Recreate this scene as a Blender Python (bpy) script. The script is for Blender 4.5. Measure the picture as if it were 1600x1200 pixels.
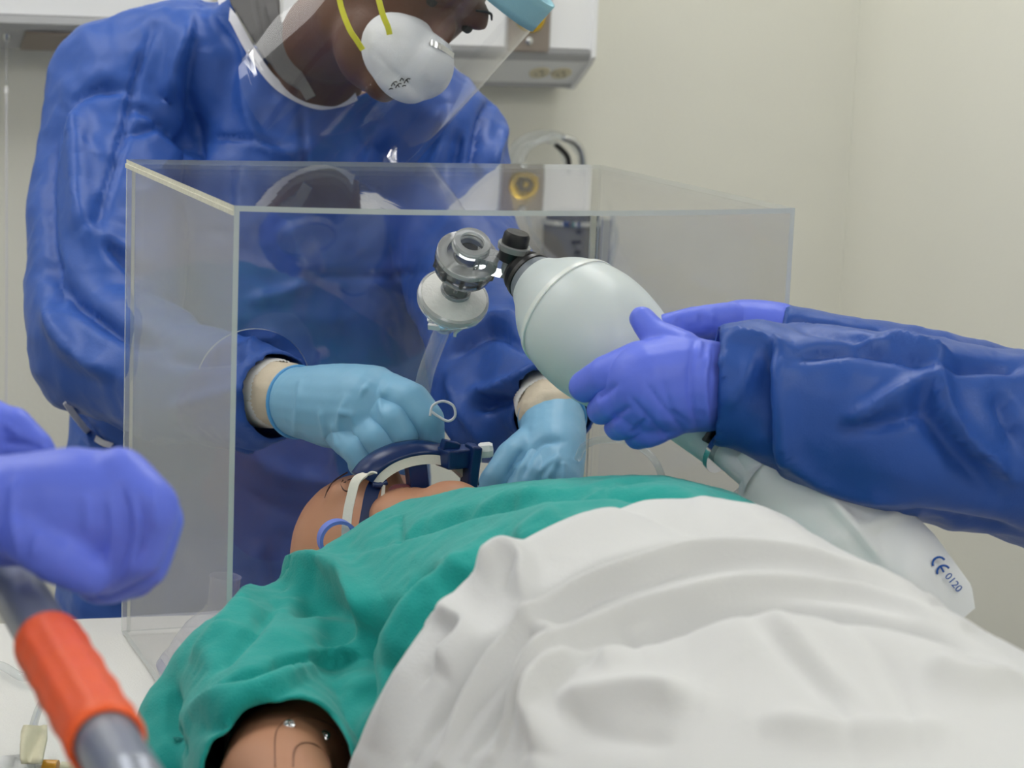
import bpy, bmesh, math, random
import numpy as np
from mathutils import Vector, Matrix

# ---------------------------------------------------------------- reset
for o in list(bpy.data.objects): bpy.data.objects.remove(o)
scene = bpy.context.scene
COL = scene.collection
random.seed(4)

# ---------------------------------------------------------------- camera
CAM = np.array([-.4337, -1.7695, .6541]); YAW, PITCH, ROLL, FPX = .365, .172, .0405, 3560.
_f = np.array([math.sin(YAW)*math.cos(PITCH), math.cos(YAW)*math.cos(PITCH), -math.sin(PITCH)])
_r = np.array([math.cos(YAW), -math.sin(YAW), 0.]); _u = np.cross(_r, _f)
CR = _r*math.cos(ROLL)+_u*math.sin(ROLL); CU = -_r*math.sin(ROLL)+_u*math.cos(ROLL); CF = _f
cd = bpy.data.cameras.new('camera'); cam = bpy.data.objects.new('camera', cd); COL.objects.link(cam)
cam.matrix_world = Matrix(((CR[0], CU[0], -CF[0], CAM[0]), (CR[1], CU[1], -CF[1], CAM[1]), (CR[2], CU[2], -CF[2], CAM[2]), (0, 0, 0, 1)))
cd.sensor_fit = 'HORIZONTAL'; cd.sensor_width = 36; cd.lens = 36*FPX/1600; cd.clip_start = .05
cd.dof.use_dof = True; cd.dof.focus_distance = 2.08; cd.dof.aperture_fstop = 9.0
scene.camera = cam

# ---------------------------------------------------------------- world, exposure
w = bpy.data.worlds.new('world'); scene.world = w; w.use_nodes = True
w.node_tree.nodes['Background'].inputs[0].default_value = (.75, .78, .8, 1)
w.node_tree.nodes['Background'].inputs[1].default_value = .12
vs = scene.view_settings
vs.view_transform = 'Standard'; vs.look = 'None'; vs.exposure = 0.0; vs.gamma = 1; vs.use_curve_mapping = False
LIGHT_W = 6.9          # emission strength of the ceiling diffusers

# ---------------------------------------------------------------- pixel -> place helpers
def ray(px, py): return CF+CR*(px-800)/FPX-CU*(py-600)/FPX
def D(px, py, d): return CAM+ray(px, py)*d
def Zp(px, py, z): q = ray(px, py); return CAM+q*((z-CAM[2])/q[2])
def Yp(px, py, y): q = ray(px, py); return CAM+q*((y-CAM[1])/q[1])
def Xp(px, py, x): q = ray(px, py); return CAM+q*((x-CAM[0])/q[0])
def pix(P):
    d = np.asarray(P)-CAM; z = d@CF
    return np.stack([800+FPX*(d@CR)/z, 600-FPX*(d@CU)/z], -1), z
def DD(l): return [D(*p) for p in l]

# ---------------------------------------------------------------- materials
def srgb(r, g, b):
    def c(v):
        v /= 255.
        return v/12.92 if v <= .04045 else ((v+.055)/1.055)**2.4
    return (c(r), c(g), c(b), 1)
def nd(nt, t, **k):
    n = nt.nodes.new(t)
    for a, v in k.items(): setattr(n, a, v)
    return n
def mat(name, col, rough=.5, metal=0, bump=0, bscale=60, bdetail=3, var=0, vscale=8, trans=0, ior=1.45, sss=0, coat=0, spec=.5, sheen=0, bump2=0, b2scale=600, stretch=None, alpha=1, emit=0):
    m = bpy.data.materials.new(name); m.use_nodes = True; nt = m.node_tree
    p = nt.nodes['Principled BSDF']; L = nt.links.new
    p.inputs['Base Color'].default_value = col; p.inputs['Roughness'].default_value = rough; p.inputs['Metallic'].default_value = metal
    p.inputs['Transmission Weight'].default_value = trans; p.inputs['IOR'].default_value = ior; p.inputs['Coat Weight'].default_value = coat
    p.inputs['Specular IOR Level'].default_value = spec; p.inputs['Sheen Weight'].default_value = sheen; p.inputs['Alpha'].default_value = alpha
    if sss: p.inputs['Subsurface Weight'].default_value = sss; p.inputs['Subsurface Radius'].default_value = (.01, .008, .006); p.inputs['Subsurface Scale'].default_value = 1
    if emit: p.inputs['Emission Color'].default_value = col; p.inputs['Emission Strength'].default_value = emit
    tc = nd(nt, 'ShaderNodeTexCoord'); src = tc.outputs['Object']
    if stretch:
        mp = nd(nt, 'ShaderNodeMapping'); mp.inputs['Scale'].default_value = stretch; L(src, mp.inputs[0]); src = mp.outputs[0]
    if var:
        n = nd(nt, 'ShaderNodeTexNoise'); n.inputs['Scale'].default_value = vscale; n.inputs['Detail'].default_value = 4; L(src, n.inputs['Vector'])
        r = nd(nt, 'ShaderNodeMapRange'); r.inputs[3].default_value = 1-var; r.inputs[4].default_value = 1+var; L(n.outputs[0], r.inputs[0])
        h = nd(nt, 'ShaderNodeHueSaturation'); h.inputs['Color'].default_value = col; L(r.outputs[0], h.inputs['Value']); L(h.outputs[0], p.inputs['Base Color'])
    nrm = None
    if bump:
        n = nd(nt, 'ShaderNodeTexNoise'); n.inputs['Scale'].default_value = bscale; n.inputs['Detail'].default_value = bdetail; L(src, n.inputs['Vector'])
        b = nd(nt, 'ShaderNodeBump'); b.inputs['Strength'].default_value = 1; b.inputs['Distance'].default_value = bump; L(n.outputs[0], b.inputs['Height']); nrm = b
    if bump2:
        n = nd(nt, 'ShaderNodeTexNoise'); n.inputs['Scale'].default_value = b2scale; n.inputs['Detail'].default_value = 2; L(tc.outputs['Object'], n.inputs['Vector'])
        b = nd(nt, 'ShaderNodeBump'); b.inputs['Strength'].default_value = 1; b.inputs['Distance'].default_value = bump2; L(n.outputs[0], b.inputs['Height'])
        if nrm: L(nrm.outputs[0], b.inputs['Normal'])
        nrm = b
    if nrm: L(nrm.outputs[0], p.inputs['Normal'])
    return m
def sheet_glass(name, tint=(1, 1, 1, 1), ior=1.49, rough=0.0, haze=0.0, hazecol=(.8, .8, .8, 1)):
    """thin clear plastic: fresnel mirror over a clear sheet, a trace of dust"""
    m = bpy.data.materials.new(name); m.use_nodes = True; nt = m.node_tree; L = nt.links.new
    nt.nodes.remove(nt.nodes['Principled BSDF']); out = nt.nodes['Material Output']
    t = nd(nt, 'ShaderNodeBsdfTransparent'); t.inputs[0].default_value = tint
    g = nd(nt, 'ShaderNodeBsdfGlossy'); g.inputs['Roughness'].default_value = rough
    fr = nd(nt, 'ShaderNodeFresnel'); fr.inputs[0].default_value = ior
    geo = nd(nt, 'ShaderNodeNewGeometry')
    # both sides of the sheet count as the outer face
    mx = nd(nt, 'ShaderNodeMix', data_type='FLOAT'); mx.inputs[2].default_value = ior; L(geo.outputs['Backfacing'], mx.inputs[0]); mx.inputs[3].default_value = 1/ior
    L(mx.outputs[0], fr.inputs[0])
    ms = nd(nt, 'ShaderNodeMixShader'); L(fr.outputs[0], ms.inputs[0]); L(t.outputs[0], ms.inputs[1]); L(g.outputs[0], ms.inputs[2])
    last = ms
    if haze:
        d = nd(nt, 'ShaderNodeBsdfDiffuse'); d.inputs[0].default_value = hazecol
        m2 = nd(nt, 'ShaderNodeMixShader'); m2.inputs[0].default_value = haze; L(ms.outputs[0], m2.inputs[1]); L(d.outputs[0], m2.inputs[2]); last = m2
    L(last.outputs[0], out.inputs[0])
    return m

M = {}
M['wall'] = mat('wall_paint', srgb(230, 229, 218), .75, bump=.0012, bscale=18, var=.02, vscale=3, bump2=.0003, b2scale=220)
M['ceiling'] = mat('ceiling_tile', srgb(225, 225, 220), .9, bump=.001, bscale=150)
M['floor'] = mat('vinyl_floor', srgb(150, 150, 148), .4, var=.08, vscale=20)
M['acrylic'] = sheet_glass('acrylic', ior=1.62, haze=.015)
M['acrylic_edge'] = mat('acrylic_cut_edge', srgb(205, 212, 208), .25, bump=.0006, bscale=120, alpha=.75)
M['acrylic_glue'] = mat('acrylic_glued_edge', srgb(216, 214, 196), .3, bump=.0012, bscale=140, var=.12, vscale=60)
M['bed'] = mat('bed_linen', srgb(222, 221, 217), .8, bump=.004, bscale=7, bdetail=5, bump2=.0004, b2scale=500)
M['sheet'] = mat('sheet_cotton', srgb(212, 213, 213), .85, bump=.0012, bscale=22, bdetail=5, bump2=.0003, b2scale=700, sheen=.1)
M['green'] = mat('green_cotton', srgb(14, 156, 148), .85, bump=.0016, bscale=45, bdetail=6, var=.1, vscale=30, bump2=.0005, b2scale=600, sheen=.15)
M['gown'] = mat('gown_nonwoven', srgb(46, 84, 162), .40, bump=.0022, bscale=16, bdetail=6, var=.05, vscale=10, bump2=.0002, b2scale=900, spec=.32)
M['scrub'] = mat('grey_scrub', srgb(98, 97, 98), .85, bump=.001, bscale=40, bump2=.0003, b2scale=900)
M['trim'] = mat('white_binding', srgb(214, 214, 222), .7, bump=.0004, bscale=200)
M['knit'] = mat('knit_cuff', srgb(226, 224, 220), .85)
M['beige'] = mat('beige_latex', srgb(205, 192, 170), .55, bump=.0015, bscale=70, bdetail=4)
M['nitrile'] = mat('blue_nitrile', srgb(124, 176, 208), .42, bump=.0009, bscale=45, bdetail=5, var=.05, vscale=25, stretch=(1, 1, .35), spec=.4)
M['nitrile_rim'] = mat('blue_nitrile_rim', srgb(84, 158, 214), .4)
M['purple'] = mat('purple_nitrile', srgb(100, 120, 230), .42, bump=.0008, bscale=45, bdetail=4, var=.04, vscale=25, spec=.3)
M['skin'] = mat('dark_skin', srgb(92, 58, 42), .5, bump=.0004, bscale=250, var=.12, vscale=14, sss=.05)
M['dummy'] = mat('manikin_vinyl', srgb(186, 134, 104), .48, var=.05, vscale=12, spec=.4)
M['dummy_dark'] = mat('manikin_seam', srgb(70, 42, 34), .6)
M['dummy_seam'] = mat('manikin_seam_line', srgb(132, 90, 70), .6)
M['tongue'] = mat('manikin_tongue', srgb(150, 84, 88), .4)
M['mask'] = mat('respirator_fleece', srgb(220, 222, 226), .85, bump=.0008, bscale=90, bdetail=5, bump2=.0003, b2scale=900)
M['yellow'] = mat('yellow_elastic', srgb(206, 204, 52), .6, bump=.0003, bscale=500)
M['foamblue'] = mat('pale_blue_foam', srgb(150, 200, 214), .8, bump=.0004, bscale=300)
M['shield'] = sheet_glass('shield_film', ior=1.4, haze=.008)
M['navy'] = mat('navy_plastic', srgb(16, 42, 92), .3, spec=.5)
M['foam'] = mat('white_foam', srgb(228, 224, 212), .85, bump=.0004, bscale=400)
M['white'] = mat('white_plastic', srgb(236, 236, 236), .35)
M['velcro'] = mat('periwinkle_velcro', srgb(112, 132, 214), .7, bump=.0003, bscale=600)
M['bag'] = mat('silicone_bag', srgb(205, 214, 214), .38, trans=.0, sss=.25, bump=.0002, bscale=40, spec=.45)
M['bagband'] = mat('silicone_band', srgb(226, 232, 228), .25, sss=.2)
M['collar'] = mat('grey_collar', srgb(120, 128, 136), .35)
M['black'] = mat('black_plastic', srgb(28, 28, 30), .35)
M['smoke'] = mat('clear_polysulfone', srgb(225, 228, 230), .06, trans=.92, ior=1.3)
M['smoke_rim'] = mat('clear_polysulfone_rim', srgb(240, 242, 243), .08, trans=.72, ior=1.42)
M['smokegrey'] = mat('smoky_ring', srgb(110, 112, 116), .12, trans=.6, ior=1.3)
M['filter'] = mat('filter_medium', srgb(226, 226, 222), .6, bump=.0006, bscale=200, var=.05, vscale=120)
M['tube'] = sheet_glass('clear_pvc', tint=(.93, .95, .96, 1), ior=1.5, rough=.03, haze=.11)
M['softmask'] = sheet_glass('clear_mask', tint=(.90, .90, .96, 1), ior=1.35, rough=.08, haze=.2, hazecol=srgb(186, 186, 214))
M['reservoir'] = mat('reservoir_film', srgb(226, 229, 230), .4, bump=.0015, bscale=14, bdetail=4, spec=.4)
M['ink'] = mat('blue_print', srgb(26, 84, 166), .6)
M['rail'] = mat('painted_tube', srgb(136, 142, 156), .32, metal=.35, spec=.6)
M['orange'] = mat('orange_grip', srgb(236, 92, 36), .5, bump=.0003, bscale=200)
M['tape'] = mat('beige_tape', srgb(205, 200, 172), .5, bump=.001, bscale=60)
M['amber'] = mat('amber_plastic', srgb(206, 150, 50), .35)
M['steel'] = mat('brushed_steel', srgb(150, 140, 132), .35, metal=.6, bump=.0002, bscale=300, stretch=(1, 30, 1))
M['chrome'] = mat('chrome', srgb(200, 202, 204), .12, metal=1)
M['brass'] = mat('yellow_brass', srgb(212, 176, 52), .25, metal=.6)
M['unit'] = mat('unit_white', srgb(236, 237, 238), .35)
M['unitgrey'] = mat('unit_grey', srgb(176, 177, 178), .4)
M['ivory'] = mat('ivory_outlet', srgb(216, 208, 180), .4)
M['dark'] = mat('dark_slot', srgb(32, 30, 28), .6)
M['canister'] = mat('smoky_canister', srgb(150, 150, 148), .1, trans=.55, ior=1.2)
M['diffuser'] = mat('light_diffuser', (1, .995, .98, 1), .5, emit=LIGHT_W)

# ---------------------------------------------------------------- object helpers
def meta(o, label=None, cat=None, group=None, kind=None):
    for k, v in (('label', label), ('category', cat), ('group', group), ('kind', kind)):
        if v: o[k] = v
    return o
def empty(name, loc, label, cat, group=None):
    o = bpy.data.objects.new(name, None); COL.objects.link(o); o.location = Vector([float(c) for c in loc]); o.empty_display_size = .05
    return meta(o, label, cat, group)
def link(name, me, m, parent=None, smooth=True):
    o = bpy.data.objects.new(name, me); COL.objects.link(o)
    if m is not None and not me.materials: me.materials.append(m)
    if smooth: me.polygons.foreach_set('use_smooth', np.ones(len(me.polygons), bool))
    if parent is not None:
        o.parent = parent
        off = Vector(parent.location)
        q = parent.parent
        while q is not None: off += Vector(q.location); q = q.parent
        o.location = -off            # mesh data is in world coordinates
    return o
def mesh_vf(name, V, Fs):
    me = bpy.data.meshes.new(name); me.from_pydata([tuple(map(float, v)) for v in V], [], [tuple(f) for f in Fs]); me.update(); return me
def from_bm(bm, name):
    bmesh.ops.recalc_face_normals(bm, faces=bm.faces); me = bpy.data.meshes.new(name); bm.to_mesh(me); bm.free(); return me
def box(name, lo, hi, m, parent=None, bev=0.0, rot=None, about=None):
    bm = bmesh.new(); bmesh.ops.create_cube(bm, size=1)
    lo = np.array(lo, float); hi = np.array(hi, float)
    for v in bm.verts: v.co = Vector((lo+hi)/2+np.array(v.co)*(hi-lo))
    if bev: bmesh.ops.bevel(bm, geom=list(bm.edges), offset=bev, segments=3, affect='EDGES', profile=.6)
    if rot is not None: bmesh.ops.rotate(bm, verts=bm.verts, cent=Vector(about if about is not None else (lo+hi)/2), matrix=rot)
    return link(name, from_bm(bm, name), m, parent, smooth=False)
def frame_of(axis, hint=(0, 0, 1)):
    a = np.array(axis, float); a /= np.linalg.norm(a); h = np.array(hint, float)
    if abs(a@h) > .97: h = np.array((1., 0, 0))
    x = np.cross(h, a); x /= np.linalg.norm(x); y = np.cross(a, x); return x, y, a
def lathe_vf(o, axis, prof, n=40, hint=(0, 0, 1)):
    """prof: list of (distance along axis, radius)"""
    x, y, a = frame_of(axis, hint); V = []; Fs = []
    for t, r in prof:
        for k in range(n):
            q = 2*math.pi*k/n; V.append(np.array(o)+a*t+(x*math.cos(q)+y*math.sin(q))*max(r, 1e-5))
    for i in range(len(prof)-1):
        for k in range(n): Fs.append((i*n+k, i*n+(k+1) % n, (i+1)*n+(k+1) % n, (i+1)*n+k))
    return V, Fs
def lathe(name, o, axis, prof, m, parent=None, n=40, smooth=True, split=True):
    me = mesh_vf(name, *lathe_vf(o, axis, prof, n)); ob = link(name, me, m, parent, smooth)
    if split and smooth: me.set_sharp_from_angle(angle=math.radians(38))
    return ob
def spline(pts, n):
    """Catmull-Rom through the points, n samples"""
    P = np.array(pts, float); P = np.vstack([2*P[0]-P[1], P, 2*P[-1]-P[-2]]); k = len(P)-3
    t = np.linspace(0, k, n); i = np.clip(t.astype(int), 0, k-1); u = (t-i)[:, None]
    a, b, c, d = P[i], P[i+1], P[i+2], P[i+3]
    return .5*((2*b)+(-a+c)*u+(2*a-5*b+4*c-d)*u*u+(-a+3*b-3*c+d)*u**3)
def tube_vf(path, rad, n=12, caps=True):
    path = np.array(path, float); N = len(path); rad = np.broadcast_to(np.asarray(rad, float), (N,))
    T = np.gradient(path, axis=0); T /= np.linalg.norm(T, axis=1)[:, None]
    x, y, _ = frame_of(T[0]); V = []; Fs = []
    for i in range(N):
        x = x-T[i]*(x@T[i]); x /= np.linalg.norm(x); y = np.cross(T[i], x)
        for k in range(n):
            q = 2*math.pi*k/n; V.append(path[i]+(x*math.cos(q)+y*math.sin(q))*rad[i])
    for i in range(N-1):
        for k in range(n): Fs.append((i*n+k, i*n+(k+1) % n, (i+1)*n+(k+1) % n, (i+1)*n+k))
    if caps: Fs += [tuple(range(n))[::-1], tuple(range((N-1)*n, N*n))]
    return V, Fs
def tube(name, pts, r, m, parent=None, n=12, samples=None, caps=True, raw=False):
    path = pts if raw else spline(pts, samples or max(12, 10*len(pts)))
    if not np.isscalar(r): r = np.interp(np.linspace(0, 1, len(path)), np.linspace(0, 1, len(r)), r)
    return link(name, mesh_vf(name, *tube_vf(path, r, n, caps)), m, parent)
def ribbon(name, pts, side, width, thick, m, parent=None, samples=None):
    """flat strap along pts; side = width direction (vector or list of vectors)"""
    path = spline(pts, samples or 12*len(pts)); N = len(path)
    S = np.array(side, float); S = np.broadcast_to(S, (N, 3)) if S.ndim == 1 else spline(S, N)
    T = np.gradient(path, axis=0); T /= np.linalg.norm(T, axis=1)[:, None]
    S = S-T*(S*T).sum(1)[:, None]; S = S/np.linalg.norm(S, axis=1)[:, None]; U = np.cross(T, S); V = []; Fs = []
    for i in range(N):
        for a, b in ((-1, -1), (1, -1), (1, 1), (-1, 1)): V.append(path[i]+S[i]*a*width/2+U[i]*b*thick/2)
    for i in range(N-1):
        for k in range(4): Fs.append((i*4+k, i*4+(k+1) % 4, i*4+4+(k+1) % 4, i*4+4+k))
    Fs += [(3, 2, 1, 0), tuple(range(4*N-4, 4*N))]
    return link(name, mesh_vf(name, V, Fs), m, parent, smooth=False)

# ---------------------------------------------------------------- noise and organic surfaces
def vnoise(P, seed=0):
    P = np.asarray(P, float)+seed*17.31; i = np.floor(P).astype(np.int64); f = P-i; f = f*f*(3-2*f); out = 0
    for dx in (0, 1):
        for dy in (0, 1):
            for dz in (0, 1):
                h = ((i[:, 0]+dx)*374761393+(i[:, 1]+dy)*668265263+(i[:, 2]+dz)*2147483647) & 0xffffffff
                h = ((h ^ (h >> 13))*1274126177) & 0xffffffff; h = (h ^ (h >> 16)) & 0xffff
                wgt = (f[:, 0] if dx else 1-f[:, 0])*(f[:, 1] if dy else 1-f[:, 1])*(f[:, 2] if dz else 1-f[:, 2])
                out = out+wgt*(h/32767.5-1)
    return out
def crumple(P, freq, seed=0, octaves=3):
    """creased-cloth relief in about -1..1: soft facets with sharp ridges"""
    o = 0; a = 1; s = 0
    for k in range(octaves):
        o = o+a*(1-2*np.abs(vnoise(P*freq*(1.9**k), seed+k))); s += a; a *= .5
    return o/s
def caps(p0, p1, r0, r1=None, n=20):
    """tapered capsule as (V,F)"""
    if r1 is None: r1 = r0
    p0 = np.array(p0, float); p1 = np.array(p1, float); L = np.linalg.norm(p1-p0)
    if L < 1e-6: p1 = p0+np.array((0, 0, 1e-4)); L = 1e-4
    prof = [(-r0*math.cos(a), r0*math.sin(a)) for a in np.linspace(0.02, math.pi/2, 6)]+[(L+r1*math.sin(a), r1*math.cos(a)) for a in np.linspace(0, math.pi/2-.02, 6)]
    V, Fs = lathe_vf(p0, p1-p0, prof, n); m = len(prof)
    Fs += [tuple(range(n))[::-1], tuple(range((m-1)*n, m*n))]
    return V, Fs
def chain(pts, rs): return [('c', pts[i], pts[i+1], rs[i], rs[i+1]) for i in range(len(pts)-1)]
def ell(c, rad, ax=None):
    return ('e', c, rad, ax)
def organic(name, prims, voxel, iters=4):
    """union of tapered capsules and ellipsoids as one continuous skin"""
    V = []; Fs = []
    for p in prims:
        if p[0] == 'c': v, f = caps(*p[1:])
        else:
            c, rad, ax = p[1:]; bm = bmesh.new(); bmesh.ops.create_icosphere(bm, subdivisions=3, radius=1); A = np.eye(3) if ax is None else np.array(ax, float)
            v = [np.array(c)+sum(A[k]*(q.co[k]*rad[k]) for k in range(3)) for q in bm.verts]; f = [tuple(x.index for x in fc.verts) for fc in bm.faces]; bm.free()
        b = len(V); V += list(v); Fs += [tuple(i+b for i in q) for q in f]
    me = mesh_vf(name+'_src', V, Fs); o = bpy.data.objects.new('tmp', me); COL.objects.link(o)
    md = o.modifiers.new('r', 'REMESH'); md.mode = 'VOXEL'; md.voxel_size = voxel; md.use_smooth_shade = True
    dg = bpy.context.evaluated_depsgraph_get(); res = bpy.data.meshes.new_from_object(o.evaluated_get(dg)); res.name = name
    bpy.data.objects.remove(o); bpy.data.meshes.remove(me)
    smooth_mesh(res, iters); return res
def getV(me):
    a = np.empty(len(me.vertices)*3); me.vertices.foreach_get('co', a); return a.reshape(-1, 3)
def getN(me):
    a = np.empty(len(me.vertices)*3); me.vertex_normals.foreach_get('vector', a); return a.reshape(-1, 3)
def setV(me, V): me.vertices.foreach_set('co', np.ascontiguousarray(V).ravel()); me.update()
def smooth_mesh(me, iters, mask=None):
    e = np.empty(len(me.edges)*2, np.int32); me.edges.foreach_get('vertices', e); e = e.reshape(-1, 2); n = len(me.vertices); V = getV(me)
    deg = np.bincount(e.ravel(), minlength=n)[:, None].clip(1)
    for it in range(iters):
        S = np.stack([np.bincount(e[:, 0], V[e[:, 1], k], n)+np.bincount(e[:, 1], V[e[:, 0], k], n) for k in range(3)], 1)/deg
        W = V+(S-V)*.6
        V = W if mask is None else np.where(mask[:, None], W, V)
    setV(me, V)
def seg_dist(Q, poly):
    """distance of 2-D points to a polyline, signed by side, and the fraction along it"""
    best = np.full(len(Q), 1e9); sg = np.zeros(len(Q)); fr = np.zeros(len(Q)); poly = np.array(poly, float)
    ln = np.concatenate([[0], np.cumsum(np.linalg.norm(np.diff(poly, axis=0), axis=1))])
    for i in range(len(poly)-1):
        a, b = poly[i], poly[i+1]; ab = b-a; t = np.clip(((Q-a)@ab)/(ab@ab), 0, 1); d = Q-(a+t[:, None]*ab); dist = np.linalg.norm(d, axis=1)
        m = dist < best; best[m] = dist[m]; sg[m] = np.sign(ab[0]*d[m, 1]-ab[1]*d[m, 0]); fr[m] = (ln[i]+t[m]*np.linalg.norm(ab))/ln[-1]
    return best, sg, fr
def folds(me, lst, facing=.15, smooth_path=True, k=1.0, wmin=0):
    """raise (amp>0) or press in (amp<0) creases that run along traced lines; entries: (points, width_px, amp_m[, steep side -1/0/1])"""
    V = getV(me); N = getN(me); Q, z = pix(V); vd = V-CAM; vd /= np.linalg.norm(vd, axis=1)[:, None]
    face = np.clip((-(N*vd).sum(1)+facing)/.3, 0, 1); disp = np.zeros(len(V))
    for f in lst:
        pts, wd, amp = f[:3]; wd = max(wd, wmin); amp = amp*k; side = f[3] if len(f) > 3 else 0
        poly = spline(np.array(pts, float), 8*len(pts)) if smooth_path and len(pts) > 2 else np.array(pts, float)
        lo = poly.min(0)-3*wd; hi = poly.max(0)+3*wd; idx = np.where(((Q > lo) & (Q < hi)).all(1) & (face > 0))[0]
        if not len(idx): continue
        d, s, fr = seg_dist(Q[idx], poly); ww = np.full(len(idx), float(wd))
        if side: ww = np.where(s*side > 0, wd*.35, wd*1.5)
        taper = np.clip(np.minimum(fr, 1-fr)*5, 0, 1)**.7
        taper = np.where((fr <= 0) | (fr >= 1), .25, np.maximum(taper, .25))
        disp[idx] += amp*np.exp(-np.abs(d/ww)**1.6)*taper*face[idx]
    setV(me, V+N*disp[:, None])
def rough_cloth(me, amp, freq, seed=0, octaves=3, mul=None):
    V = getV(me); N = getN(me); d = crumple(V, freq, seed, octaves)*amp
    if mul is not None: d = d*mul(V)
    setV(me, V+N*d[:, None])
def cut(me, pred):
    """open a mesh: remove the vertices for which pred(V) is true"""
    V = getV(me); kill = pred(V); bm = bmesh.new(); bm.from_mesh(me); bm.verts.ensure_lookup_table()
    bmesh.ops.delete(bm, geom=[bm.verts[i] for i in np.where(kill)[0]], context='VERTS')
    for it in range(14):                               # even out the cut hem
        new = {}
        for v in bm.verts:
            nb = [e.other_vert(v).co for e in v.link_edges if e.is_boundary]
            if len(nb) == 2: new[v] = v.co*.4+(nb[0]+nb[1])*.3
        for v, c in new.items(): v.co = c
    bm.to_mesh(me); bm.free(); me.update(); return me
def thick(o, t, off=-1):
    md = o.modifiers.new('thickness', 'SOLIDIFY'); md.thickness = t; md.offset = off; return o
def paint(me, m, pred):
    """second material on the faces whose centre satisfies pred"""
    me.materials.append(m); k = len(me.materials)-1; c = np.empty(len(me.polygons)*3); me.polygons.foreach_get('center', c); c = c.reshape(-1, 3)
    idx = np.empty(len(me.polygons), np.int32); me.polygons.foreach_get('material_index', idx); idx[pred(c)] = k; me.polygons.foreach_set('material_index', idx)

# ================================================================ ROOM
def struct(o): o['kind'] = 'structure'; return o
FZ, CZ = -.86, 1.85; WX0, WX1, WY0, WY1 = -2.7, 1.485, -3.4, 1.68
struct(box('floor', (WX0-.1, WY0-.1, FZ-.1), (WX1+.1, WY1+.1, FZ), M['floor']))
struct(box('ceiling', (WX0-.1, WY0-.1, CZ), (WX1+.1, WY1+.1, CZ+.1), M['ceiling']))
struct(box('wall_back', (WX0-.1, WY1, FZ), (WX1+.1, WY1+.1, CZ), M['wall']))
struct(box('wall_right', (WX1, WY0, FZ), (WX1+.1, WY1, CZ), M['wall']))
struct(box('wall_left', (WX0-.1, WY0, FZ), (WX0, WY1, CZ), M['wall']))
struct(box('wall_front', (WX0, WY0-.1, FZ), (WX1, WY0, CZ), M['wall']))
for sd, lo, hi in (('back', (WX0, WY1-.012, FZ), (WX1, WY1, FZ+.1)), ('right', (WX1-.012, WY0, FZ), (WX1, WY1-.012, FZ+.1))):
    struct(box('baseboard_'+sd, lo, hi, M['unitgrey'], bev=.003))
def ceiling_light(cx, cy, lab):
    t = empty('ceiling_light', (cx, cy, CZ), lab, 'light', 'recessed ceiling lights')
    w, l = .6, 1.2
    box('diffuser', (cx-w/2+.03, cy-l/2+.03, CZ-.02), (cx+w/2-.03, cy+l/2-.03, CZ-.008), M['diffuser'], t)
    for k, (a, b) in enumerate((((-w/2, -l/2), (w/2, -l/2+.03)), ((-w/2, l/2-.03), (w/2, l/2)), ((-w/2, -l/2+.03), (-w/2+.03, l/2-.03)), ((w/2-.03, -l/2+.03), (w/2, l/2-.03)))):
        box('frame_bar', (cx+a[0], cy+a[1], CZ-.025), (cx+b[0], cy+b[1], CZ), M['unit'], t)
LL = 'recessed ceiling light panel with a bright diffuser and white frame'
for cx in (-1.9, -.55, .8):
    for cy in (-1.6, .85):
        ceiling_light(cx, cy if (cx, cy) != (-.55, -1.6) else -2.7, LL)
try: scene.cycles.transparent_max_bounces = 24
except Exception: pass

# ================================================================ WALL EQUIPMENT
UY = 1.53                                            # front plane of the wall units
def prism_x(name, x0, x1, yz, m, parent, smooth=False):
    V = [(x, y, z) for x in (x0, x1) for y, z in yz]; n = len(yz)
    Fs = [(k, (k+1) % n, n+(k+1) % n, n+k) for k in range(n)]+[tuple(range(n))[::-1], tuple(range(n, 2*n))]
    bm = bmesh.new(); vs_ = [bm.verts.new(v) for v in V]
    for f in Fs: bm.faces.new([vs_[i] for i in f])
    return link(name, from_bm(bm, name), m, parent, smooth)
a = Yp(860, 75, UY); zf = a[2]                      # lower edge of the white face
ux1 = Yp(931, 60, UY)[0]; ux0 = ux1-.50
hw = empty('medical_headwall', (.5*(ux0+ux1), WY1, zf), 'white wall unit with a steel gas outlet plate and ivory power sockets underneath', 'wall unit')
prism_x('casing', ux0, ux1-.008, [(WY1, zf+.5), (UY, zf+.5), (UY, zf), (WY1, zf)], M['unit'], hw)
rr = .0095
rail_prof = [(UY+.03, zf)]+[(UY-.004+rr*(1-math.cos(q))-.004*0, zf-.002-.018*(q/(math.pi/2))) for q in np.linspace(0, math.pi/2, 6)]+[(UY+.03, zf-.02)]
prism_x('rail', ux0, ux1-.008, rail_prof, M['unitgrey'], hw)
sl0 = np.array((UY+.008, zf-.02)); sl1 = np.array((UY+.075, zf-.058))
prism_x('socket_panel', ux0, ux1-.008, [tuple(sl0), tuple(sl1), (WY1, zf-.058), (WY1, zf-.02)], M['unit'], hw)
prism_x('lower_lip', ux0, ux1-.008, [(sl1[0]-.003, sl1[1]+.002), (sl1[0]+.004, sl1[1]-.006), (WY1, sl1[1]-.006), (WY1, sl1[1]+.002)], M['unitgrey'], hw)
prism_x('end_cap', ux1-.008, ux1, [(WY1, zf+.5), (UY-.004, zf+.5), (UY-.004, zf-.012), (UY+.01, zf-.024), (sl1[0]+.004, sl1[1]-.008), (WY1, sl1[1]-.008)], M['unit'], hw)
sn = np.array((-(sl0[1]-sl1[1]), -(sl1[0]-sl0[0]))); sn /= np.linalg.norm(sn)     # outward normal of the slanted panel in (y,z)
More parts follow.
